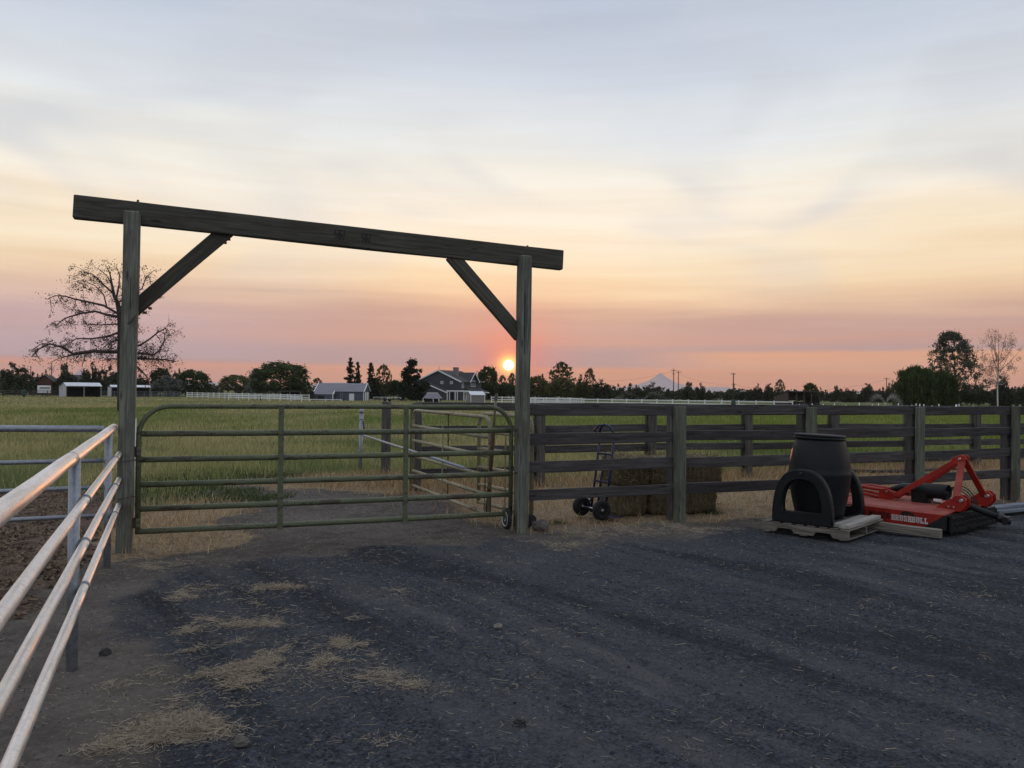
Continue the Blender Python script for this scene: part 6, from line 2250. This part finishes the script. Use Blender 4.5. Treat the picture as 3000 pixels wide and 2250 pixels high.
def house():
    d = 192
    rt = thing('house', at(1285, d), yaw_for(1285, -30), 'slate grey two-storey house with white trim and a stone chimney', 'house')
    W, D, he, hr = 11.5, 10.5, 4.5, 6.95
    hx = W / 2
    part(rt, 'wall', MB().box(-hx, hx, 0, D, 0, he).prism([(-hx, he), (hx, he), (0, hr - .1)], 0.0, D), 'house_wall')
    rf = MB()
    ov = .45
    for s in (-1, 1):
        rf.add([(0, -ov, hr + .05), (s * (hx + ov), -ov, he - .2), (s * (hx + ov), D + ov, he - .2), (0, D + ov, hr + .05), (0, -ov, hr - .12), (s * (hx + ov), -ov, he - .37), (s * (hx + ov), D + ov, he - .37), (0, D + ov, hr - .12)],
               [(0, 1, 2, 3), (4, 7, 6, 5), (0, 4, 5, 1), (1, 5, 6, 2), (2, 6, 7, 3)])
    roof = part(rt, 'roof', rf, 'roof_dark')
    for s in (-1, 1):
        part(rt, 'trim', MB().bar((0, -ov - .03, hr - .04), (s * (hx + ov), -ov - .03, he - .3), .06, .3), 'white_paint')
    part(roof, 'chimney', MB().box(2.0, 2.9, 3.2, 4.3, he, hr + 0.75).box(1.9, 3.0, 3.1, 4.4, hr + .58, hr + .68), 'stone')
    part(rt, 'roof_spike', MB().bar((0, .1, hr), (0, .1, hr + 1.0), .05, .05), 'steel_dark')

    def window(x0, x1, z0, z1, face='front', y0=0, y1=0):
        if face == 'front':
            w = part(rt, 'window', MB().box(x0, x1, -.06, -.005, z0, z1), 'white_paint')
            xm = (x0 + x1) / 2
            part(w, 'pane', MB().box(x0 + .1, xm - .05, -.09, -.065, z0 + .1, z1 - .1).box(xm + .05, x1 - .1, -.09, -.065, z0 + .1, z1 - .1), 'glass')
        else:
            w = part(rt, 'window', MB().box(hx + .005, hx + .06, y0, y1, z0, z1), 'white_paint')
            ym = (y0 + y1) / 2
            part(w, 'pane', MB().box(hx + .065, hx + .09, y0 + .12, ym - .06, z0 + .1, z1 - .1).box(hx + .065, hx + .09, ym + .06, y1 - .12, z0 + .1, z1 - .1), 'glass')
    window(-.1 + .6, 1.25, 3.75, 4.4)
    window(3.0, 3.75, 3.75, 4.4)
    window(0, 0, 2.9, 4.1, 'side', .6, 1.5)
    window(0, 0, 3.2, 4.6, 'side', 5.0, 7.4)
    # dormer gable on the right side
    Mx = Matrix(((0, 1, 0, 0), (1, 0, 0, 0), (0, 0, 1, 0), (0, 0, 0, 1)))
    part(rt, 'dormer', MB().prism([(4.2, he - .1), (8.2, he - .1), (6.2, 6.3)], hx - 2.5, hx + .02, Mx), 'house_wall')
    dr = MB()
    for y in (3.8, 8.6):
        dr.add([(hx + .5, y, he - .25), (hx + .5, 6.2, 6.55), (0.8, 6.2, 6.55), (hx - 1.2, y, he - .25), (hx + .5, y, he - .4), (hx + .5, 6.2, 6.4)], [(0, 1, 2, 3), (0, 4, 5, 1)])
    part(rt, 'dormer_roof', dr, 'roof_dark')
    for y in (3.8, 8.6):
        part(rt, 'trim', MB().bar((hx + .53, y, he - .33), (hx + .53, 6.2, 6.47), .06, .25), 'white_paint')
    # lower wing in front
    part(rt, 'wing_wall', MB().box(-6.3, 3.6, -3.2, -.01, 0, 2.0).prism([(-6.3, 2.0), (3.6, 2.0), (-1.6, 3.75)], -3.2, -.01), 'house_wall')
    wr = MB()
    for x, z in ((-6.9, 1.8), (4.2, 1.8)):
        wr.add([(-1.6, -3.6, 4.0), (x, -3.6, z), (x, -.02, z), (-1.6, -.02, 4.0), (-1.6, -3.6, 3.82), (x, -3.6, z - .18)], [(0, 1, 2, 3), (0, 4, 5, 1)])
    part(rt, 'wing_roof', wr, 'roof_dark')
    for x, z in ((-6.9, 1.75), (4.2, 1.75)):
        part(rt, 'trim', MB().bar((-1.6, -3.63, 3.9), (x, -3.63, z), .06, .25), 'white_paint')
    part(rt, 'garage_door', MB().box(-1.2, 1.7, -3.25, -3.205, 0.0, 1.75), 'white_paint')
    part(rt, 'porch_roof', MB().add([(hx, 2.0, 2.9), (hx + 2.4, 2.0, 1.9), (hx + 2.4, 10, 1.9), (hx, 10, 2.9), (hx, 2.0, 2.75), (hx + 2.4, 2.0, 1.75)], [(0, 1, 2, 3), (0, 4, 5, 1)]), 'roof_dark')
    part(rt, 'porch_fascia', MB().bar((hx + 2.42, 2.0, 1.82), (hx + 2.42, 10, 1.82), .05, .22), 'white_paint')
    # pergola beside it
    pg = thing('pergola', at(1340, 184), yaw_for(1340, -12), 'white pergola in front of the slate house', 'pergola')
    for x in (-2.3, -.5, 1.5, 2.3):
        for y in (0, 2.4):
            part(pg, 'post', MB().box(x - .09, x + .09, y - .09, y + .09, 0, 2.0), 'white_paint')
    part(pg, 'beam', MB().box(-2.6, 2.6, -.1, .1, 2.0, 2.2).box(-2.6, 2.6, 2.3, 2.5, 2.0, 2.2), 'white_paint')
    part(pg, 'rafters', (lambda m: [m.box(-2.4 + i * .5, -2.3 + i * .5, -.3, 2.7, 2.205, 2.3) for i in range(10)] and m)(MB()), 'white_paint')
    dk = thing('balcony_frame', at(1378, 205), yaw_for(1378, -10), 'small white balcony frame above the pergola at the right of the house', 'balcony')
    part(dk, 'rail', MB().box(-1.2, 1.2, 0, .12, 4.0, 4.15), 'white_paint')
    for x in (-1.1, .2, .7, 1.1):
        part(dk, 'post', MB().box(x - .07, x + .07, 0, .12, 0, 4.0 if x > .5 else 4.0), 'white_paint')
    part(dk, 'deck', MB().box(-1.2, 1.2, .13, 2.2, 2.7, 2.85), 'roof_dark')
    sh = thing('garden_shed', at(1400, 160), yaw_for(1400, 22), 'small taupe garden shed with a white roof beside the pergola', 'shed')
    w, dp, h, rr = 2.9, 2.4, 1.55, 2.15
    part(sh, 'wall', MB().box(-w / 2, w / 2, 0, dp, 0, h).prism([(0, h), (dp, h), (dp / 2, rr - .03)], -w / 2, w / 2, Mx), 'taupe')
    sr = MB()
    for y, in ((-.15,), (dp + .15,)):
        sr.add([(-w / 2 - .12, y, h - .02), (w / 2 + .12, y, h - .02), (w / 2 + .12, dp / 2, rr + .05), (-w / 2 - .12, dp / 2, rr + .05), (-w / 2 - .12, y, h - .12), (w / 2 + .12, y, h - .12)], [(0, 1, 2, 3), (4, 5, 1, 0)])
    part(sh, 'roof', sr, 'white_metal')
    for x in (-w / 2, w / 2):
        part(sh, 'corner_trim', MB().box(x - .07, x + .07, -.04, .0, 0, h), 'white_paint')
    part(sh, 'door', MB().box(-w / 2 - .04, -w / 2 - .001, .5, 1.9, 0, 1.4), 'taupe')
    cv = thing('hay_cover', at(1262, 158), yaw_for(1262, -15), 'dark grey canopy covering a stack beside the thick pine', 'canopy')
    part(cv, 'roof', MB().add([(-1.6, 0, .75), (1.7, 0, .75), (1.2, 1.2, 1.75), (-1.0, 1.2, 1.75), (1.7, 2.4, .75), (-1.6, 2.4, .75)], [(0, 1, 2, 3), (3, 2, 4, 5), (0, 3, 5), (1, 4, 2)]), 'roof_grey')
    for x in (-1.5, 0.5, 1.6):
        part(cv, 'post', MB().box(x - .06, x + .06, 0.02, .14, 0, .74), 'white_paint')
    part(cv, 'stack', MB().box(-1.3, 1.4, .3, 2.2, 0, .7), 'inside_dark', 0.08)
    bt = thing('flat_trailer', at(1135, 158), yaw_for(1135, 0), 'low dark flat trailer parked between the barn gable and the pine', 'trailer')
    part(bt, 'bed', MB().box(-2.6, 2.6, 0, 1.7, .42, .6), 'steel_dark', 0.03)
    part(bt, 'rail', MB().box(-2.6, 2.6, 0, .05, .85, .92).box(-2.6, -2.5, 0, .06, .6, .92).box(2.5, 2.6, 0, .06, .6, .92).box(-.05, .05, 0, .06, .6, .92), 'white_paint')
    for x in (-.45, .45):
        part(bt, 'wheel', MB().lathe([(.05, -.1), (.28, -.1), (.3, 0), (.28, .1), (.05, .1)], 14, Matrix.Rotation(R(90), 4, 'X')), 'rubber', loc=(x, -.02, .3))


house()


def brown_shed():
    d = 150
    rt = thing('field_shelter', at(2356, d), yaw_for(2356, 38), 'dark brown open field shelter with a slanting roof beyond the plank fence', 'shed')
    w, dp, hf, hb = 7.0, 4.1, 2.75, 1.9
    part(rt, 'wall', MB().add([(-w / 2, 0, 0), (-w / 2, dp, 0), (-w / 2, dp, hb), (-w / 2, 0, hf), (-w / 2 + .08, 0, 0), (-w / 2 + .08, dp, 0), (-w / 2 + .08, dp, hb), (-w / 2 + .08, 0, hf)],
                              [(0, 1, 2, 3), (4, 7, 6, 5), (0, 3, 7, 4), (1, 5, 6, 2), (3, 2, 6, 7)]), 'brown_boards')
    part(rt, 'wall', MB().box(w / 2 - .08, w / 2, 0, dp, 0, hb), 'brown_boards')
    part(rt, 'back_wall', MB().box(-w / 2 + .09, w / 2 - .09, dp - .08, dp, 0, .9).box(-w / 2 + .09, w / 2 - .09, dp - .08, dp, 1.15, hb), 'brown_boards')
    part(rt, 'roof', MB().add([(-w / 2 - .15, -.35, hf + .1), (w / 2 + .15, -.35, hf + .1), (w / 2 + .15, dp + .2, hb + .06), (-w / 2 - .15, dp + .2, hb + .06), (-w / 2 - .15, -.35, hf - .06), (w / 2 + .15, -.35, hf - .06)], [(0, 1, 2, 3), (4, 5, 1, 0)]), 'roof_dark')
    for x in (-w / 2 + .1, -1.6, 0, 1.6, w / 2 - .1):
        part(rt, 'post', MB().box(x - .1, x + .1, -.02, .16, 0, hf - .05), 'brown_boards')
    part(rt, 'feeder', MB().box(-3.0, -.2, 1.5, 2.3, .75, 1.0), 'brown_boards')
    s2 = thing('timber_shelter', at(851, 178), yaw_for(851, 4), 'small open timber shelter with a flat roof in front of the largest tree', 'shelter')
    w = 4.2
    for x in (-w / 2, -.1, w / 2):
        part(s2, 'post', MB().box(x - .1, x + .1, 0, .2, 0, 1.6), 'plank')
    part(s2, 'roof', MB().box(-w / 2 - .2, w / 2 + .2, -.3, 2.6, 1.605, 1.8), 'roof_dark')
    part(s2, 'back_wall', MB().box(-w / 2, w / 2, 2.3, 2.4, 0, 1.5), 'inside_dark')
    part(s2, 'board', MB().box(.1, w / 2 - .12, .05, .12, 0, .7), 'shed_side')


brown_shed()


# ------------------------------------------------------------------ far fences
def far_fence(name, a, b, h, rails, spacing, mat, label, pw=0.13, rh=0.14, postmat=None, extra=0.05):
    A, B = at(*a), at(*b)
    L = (B - A).length
    root = thing(name, A, math.atan2(B.y - A.y, B.x - A.x), label, 'fence')
    n = max(1, int(round(L / spacing)))
    proto = None

    def zt(x):
        p = A.lerp(B, x / L)
        return tz(p.x, p.y) - A.z
    for i in range(n + 1):
        x = L * i / n
        if proto is None:
            proto = MB().box(-pw / 2, pw / 2, -pw / 2, pw / 2, -.2, h + extra).build('post', M[postmat or mat], root, loc=(x, 0, zt(x)))
        else:
            c = proto.copy()
            COL.objects.link(c)
            c.location = (x, 0, zt(x))
    for z in rails:
        mb = MB()
        for i in range(max(1, n // 3)):
            x0, x1 = L * i / max(1, n // 3), L * (i + 1) / max(1, n // 3)
            mb.bar((x0, -pw / 2 - .021, z + zt(x0)), (x1, -pw / 2 - .021, z + zt(x1)), .04, rh)
        mb.build('rail', M[mat], root)
    return root


far_fence('white_rail_fence', (548, 192), (906, 160), 1.2, (1.1, .68, .27), 2.4, 'white_paint', 'long white rail fence receding left of the blue-grey barn')
far_fence('white_rail_fence', (670, 158), (884, 150), 1.1, (1.0, .6), 2.4, 'white_paint', 'nearer white rail fence overlapping the long one left of the barn')
far_fence('white_rail_fence', (728, 262), (778, 260), 1.3, (1.2, .75, .3), 2.4, 'white_paint', 'short white rail fence far back in front of the largest tree')
far_fence('white_rail_fence', (1555, 128), (2322, 106), 1.3, (1.2, .8, .4), 2.4, 'white_paint', 'longest white rail fence beyond the planks, ending at the brown shelter')
far_fence('white_rail_fence', (1440, 150), (1705, 140), 1.3, (1.2, .8, .4), 2.4, 'white_paint', 'second white rail fence behind the right gateway post, under the tall airy tree')
far_fence('white_rail_fence', (908, 152), (1000, 152), .45, (.4,), 2.4, 'white_paint', 'low white rail in the grass in front of the blue-grey barn')
far_fence('dark_rail_fence', (-120, 176), (182, 178), 1.35, (1.25, .82, .4), 3.0, 'old_post', 'dark three-rail fence running from the left edge to the white run-in shed')
far_fence('panel_fence', (292, 184), (530, 186), 1.35, (1.28, .98, .68, .38), 1.6, 'galv_dull', 'grey metal panel fence between the sheds and the white fence', pw=.06, rh=.05)
wf = thing('wire_fence', at(2330, 100), 0, 'wire fence on short white posts along the right side of the pasture', 'fence')
for px in (2342, 2380, 2412, 2445, 2479, 2518, 2556, 2574, 2590, 2632, 2642, 2672, 2684, 2695, 2707, 2731, 2751, 2782, 2802, 2810, 2827, 2853, 2890, 2922, 2988, 3040):
    d_ = 98 + 4 * math.sin(px)
    p = at(px, d_) - wf.location
    hh = 1.12 + 0.14 * math.sin(px * 1.7)
    MB().tube([p + Vector((0, 0, -.2)), p + Vector((0, 0, hh))], 0.05 if px not in (2802, 2853, 2988) else 0.1, 7).build('post', M['white_paint'], wf)
for z in (0.5, 0.8, 1.05):
    MB().tube([at(2342, 100) - wf.location + Vector((0, 0, z)), at(2700, 100) - wf.location + Vector((0, 0, z - .02)), at(3040, 100) - wf.location + Vector((0, 0, z))], 0.008, 5).build('wire', M['galv_dull'], wf)


# ------------------------------------------------------------------ poles, drums, wires, spray, horse
def pole(px, top, d, label, arms=((0.5, 1.1),)):
    c = at(px, d)
    H = P(px, top, d).z - c.z
    rt = thing('utility_pole', c, yaw_for(px, 8), label, 'utility pole')
    MB().tube([(0, 0, -.5), (0.03, 0, H)], [0.16, 0.11], 8).build('shaft', M['pole'], rt)
    for dz, w in arms:
        arm = MB().box(-w, w, -.16, -.06, H - dz - .06, H - dz + .06).build('crossarm', M['pole'], rt)
        MB().tube([(-w * .9, -.11, H - dz + .06), (-w * .9, -.11, H - dz + .25)], .05, 6).tube([(w * .9, -.11, H - dz + .06), (w * .9, -.11, H - dz + .25)], .05, 6).build('insulator', M['white_rim'], arm)
    return rt


pole(1973, 1080, 255, 'taller of the twin utility poles standing before the mountain', ((.6, .9), (1.6, .5)))
pole(1987, 1085, 262, 'shorter of the twin utility poles, right of the taller one', ((.6, .9),))
pole(2148, 1092, 200, 'tall single pole rising above the dark green drum', ((.3, .6),))
pole(2151, 1123, 300, 'distant short pole seen just right of the tall single pole', ((.4, .8),))
pole(2597, 1106, 270, 'right-hand utility pole just left of the willow', ((.4, .9),))
pole(150, 1071, 285, 'utility pole above the red-brown barn at far left', ((1.4, .7),))
pole(89, 1072, 285, 'leftmost utility pole, bare, among the junipers', ((.4, .3),))
pole(740, 1090, 285, 'lone utility pole left of the largest domed tree', ((.5, .4),))


def wire(a, b, sag, label):
    pa, pb = Vector(a), Vector(b)
    pts = [pa.lerp(pb, k / 14) - Vector((0, 0, sag * 4 * (k / 14) * (1 - k / 14))) for k in range(15)]
    o = MB().tube(pts, 0.022, 4).build('power_line', M['steel_dark'])
    tag(o, label, 'power line')


wire(P(1987, 1096, 262), P(2151, 1128, 300), 1.0, 'power line from the shorter twin pole to the distant short pole')
wire(P(2151, 1127, 300), P(2597, 1112, 270), 3.0, 'power line running to the right-hand pole over the brown shelter')
wire(P(2597, 1112, 270), P(3150, 1100, 240), 4.0, 'power line from the right-hand pole behind willow and birch')
wire(P(1700, 1112, 300), P(1973, 1088, 255), 1.5, 'power line reaching the taller twin pole from the trees')


def drum(px, d, h, w, label):
    c = at(px, d)
    o = MB().lathe([(w * .92, 0), (w, .04), (w, h * .32), (w * 1.04, h * .34), (w, h * .36), (w, h * .65), (w * 1.04, h * .67), (w, h * .69), (w, h - .04), (w * .92, h)], 18).build('drum', M['dark_green'], loc=c)
    tag(o, label, 'drum')


drum(2149, 104, 1.42, .29, 'dark green drum standing against the longest white fence')
drum(70, 172, 1.6, .28, 'tall dark green drum by the rail fence at the far left')
drum(760, 156, 1.15, .3, 'dark green drum beside the white fences left of the barn')


def spray(px, d, w, h, label, seed, n=2600, one=0):
    """Sprinkler: arcs of fine drops thrown to the sides."""
    rg = np.random.default_rng(seed)
    c = at(px, d)
    rt = thing('field_sprinkler', c, 0, label, 'sprinkler')
    MB().tube([(0, 0, -.1), (0, 0, .9)], 0.03, 8).tube([(0, 0, .9), (.1, 0, 1.0)], .035, 6).build('riser', M['galv_dull'], rt)
    side = rg.choice([-1, 1], n, p=(.35, .65)) if one == 0 else np.full(n, one)
    t = rg.random(n) ** 0.8
    reach = w * (0.6 + .4 * rg.random(n) ** .6)
    ang = rg.normal(0, 0.16, n)
    x = side * t * reach * np.cos(ang)
    y = t * reach * np.sin(ang)
    z = 1.0 + h * 4 * t * (1 - t) * (0.75 + .25 * rg.random(n)) - t * .9 + rg.normal(0, .04 + .22 * t, n)
    s = (0.006 + 0.012 * rg.random(n))
    p = np.stack([x, y, np.maximum(z, .02)], 1)
    a, b = rg.normal(0, 1, (n, 3)), rg.normal(0, 1, (n, 3))
    a /= np.linalg.norm(a, axis=1)[:, None]
    b = np.cross(a, b)
    b /= np.linalg.norm(b, axis=1)[:, None]
    q = np.stack([p - a * s[:, None], p + b * s[:, None], p + a * s[:, None], p - b * s[:, None]], 1)
    me = np_mesh('water_spray', q.reshape(-1, 3), quads=(np.arange(n) * 4)[:, None] + np.arange(4)[None])
    o = link('water_spray', me, M['water'], rt)
    o['kind'] = 'stuff'


mw = bpy.data.materials.new('water_drops')
mw.use_nodes = True
tw = NT(mw.node_tree)
dfw, trw, tpw, mxw, mx2 = (tw.n('ShaderNodeBsdfDiffuse'), tw.n('ShaderNodeBsdfTranslucent'), tw.n('ShaderNodeBsdfTransparent'), tw.n('ShaderNodeMixShader'), tw.n('ShaderNodeMixShader'))
dfw.inputs[0].default_value = trw.inputs[0].default_value = (.9, .9, .9, 1)
mxw.inputs[0].default_value = 0.6
mx2.inputs[0].default_value = 0.35
tw.l(dfw.outputs[0], mxw.inputs[1])
tw.l(trw.outputs[0], mxw.inputs[2])
tw.l(mxw.outputs[0], mx2.inputs[1])
tw.l(tpw.outputs[0], mx2.inputs[2])
tw.l(mx2.outputs[0], tw.n('ShaderNodeOutputMaterial').inputs[0])
M['water'] = mw
spray(1880, 118, 5.2, 1.9, 'sprinkler throwing a high plume below the mountain, nearest the twin poles', 1)
spray(1792, 122, 3.2, 1.0, 'sprinkler throwing a single low arc left of the high plume', 2, 900, 1)
spray(2078, 128, 3.4, 0.9, 'sprinkler with a faint arc right of the twin poles', 3, 900, 1)
spray(2592, 96, 2.6, 1.7, 'sprinkler spraying a wide fan between the brown shelter and the willow', 4, 2200, 1)
spray(2596, 97, 2.9, 1.7, 'sprinkler whose fan leans left in front of the dark trees', 5, 1800, -1)
spray(2440, 110, 2.2, 0.8, 'sprinkler with a short low arc at the right end of the brown shelter', 6, 600, 1)


def horse():
    c = at(8, 172)
    me = bpy.data.meshes.new('horse')
    V, E, Rr = [], [], []

    def v(p, r, prev=None):
        V.append(p)
        Rr.append(r)
        if prev is not None:
            E.append((prev, len(V) - 1))
        return len(V) - 1
    hip = v((0, 0, 1.2), .27)
    bel = v((.45, 0, 1.12), .29, hip)
    sh = v((.95, 0, 1.17), .27, bel)
    nk = v((1.25, 0, 1.1), .17, sh)
    nk2 = v((1.5, 0, .75), .12, nk)
    pol = v((1.62, 0, .5), .11, nk2)
    muz = v((1.58, 0, .18), .065, pol)
    for y in (-.13, .13):
        k = v((1.02, y, .68), .09, sh)
        k = v((1.04, y, .42), .06, k)
        k = v((1.02, y, .1), .045, k)
        v((1.05, y, .0), .055, k)
        k = v((.06, y, .75), .13, hip)
        k = v((-.14, y, .5), .07, k)
        k = v((-.07, y, .12), .045, k)
        v((-.03, y, .0), .055, k)
    t1 = v((-.27, 0, 1.15), .05, hip)
    v((-.36, 0, .6), .05, t1)
    for y in (-.06, .06):
        v((1.72, y, .55), .025, pol)
    me.from_pydata(V, E, [])
    o = link('horse', me, M['horse'])
    sk = o.modifiers.new('skin', 'SKIN')
    for i, r in enumerate(Rr):
        me.skin_vertices[0].data[i].radius = (r, r)
    me.skin_vertices[0].data[0].use_root = True
    ss = o.modifiers.new('smooth', 'SUBSURF')
    ss.levels = ss.render_levels = 1
    o.location = c
    o.rotation_euler = (0, 0, yaw_for(8, 180 - 12))
    tag(o, 'dark brown horse grazing at the far left edge of the pasture', 'horse')


horse()


# ------------------------------------------------------------------ smoky air
def haze():
    o = MB().box(-14000, 14000, -400, 12600, -70, 270).build('haze', None)
    m = bpy.data.materials.new('smoky_air')
    m.use_nodes = True
    t = NT(m.node_tree)
    v = t.n('ShaderNodeVolumePrincipled')
    v.inputs['Color'].default_value = (0.9, 0.86, 0.9, 1)
    v.inputs['Density'].default_value = 7.5e-5
    v.inputs['Anisotropy'].default_value = 0.3
    t.l(v.outputs[0], t.n('ShaderNodeOutputMaterial').inputs['Volume'])
    o.data.materials.append(m)
    tag(o, 'thin smoky evening haze filling the air to the mountain', 'haze', kind='stuff')


haze()
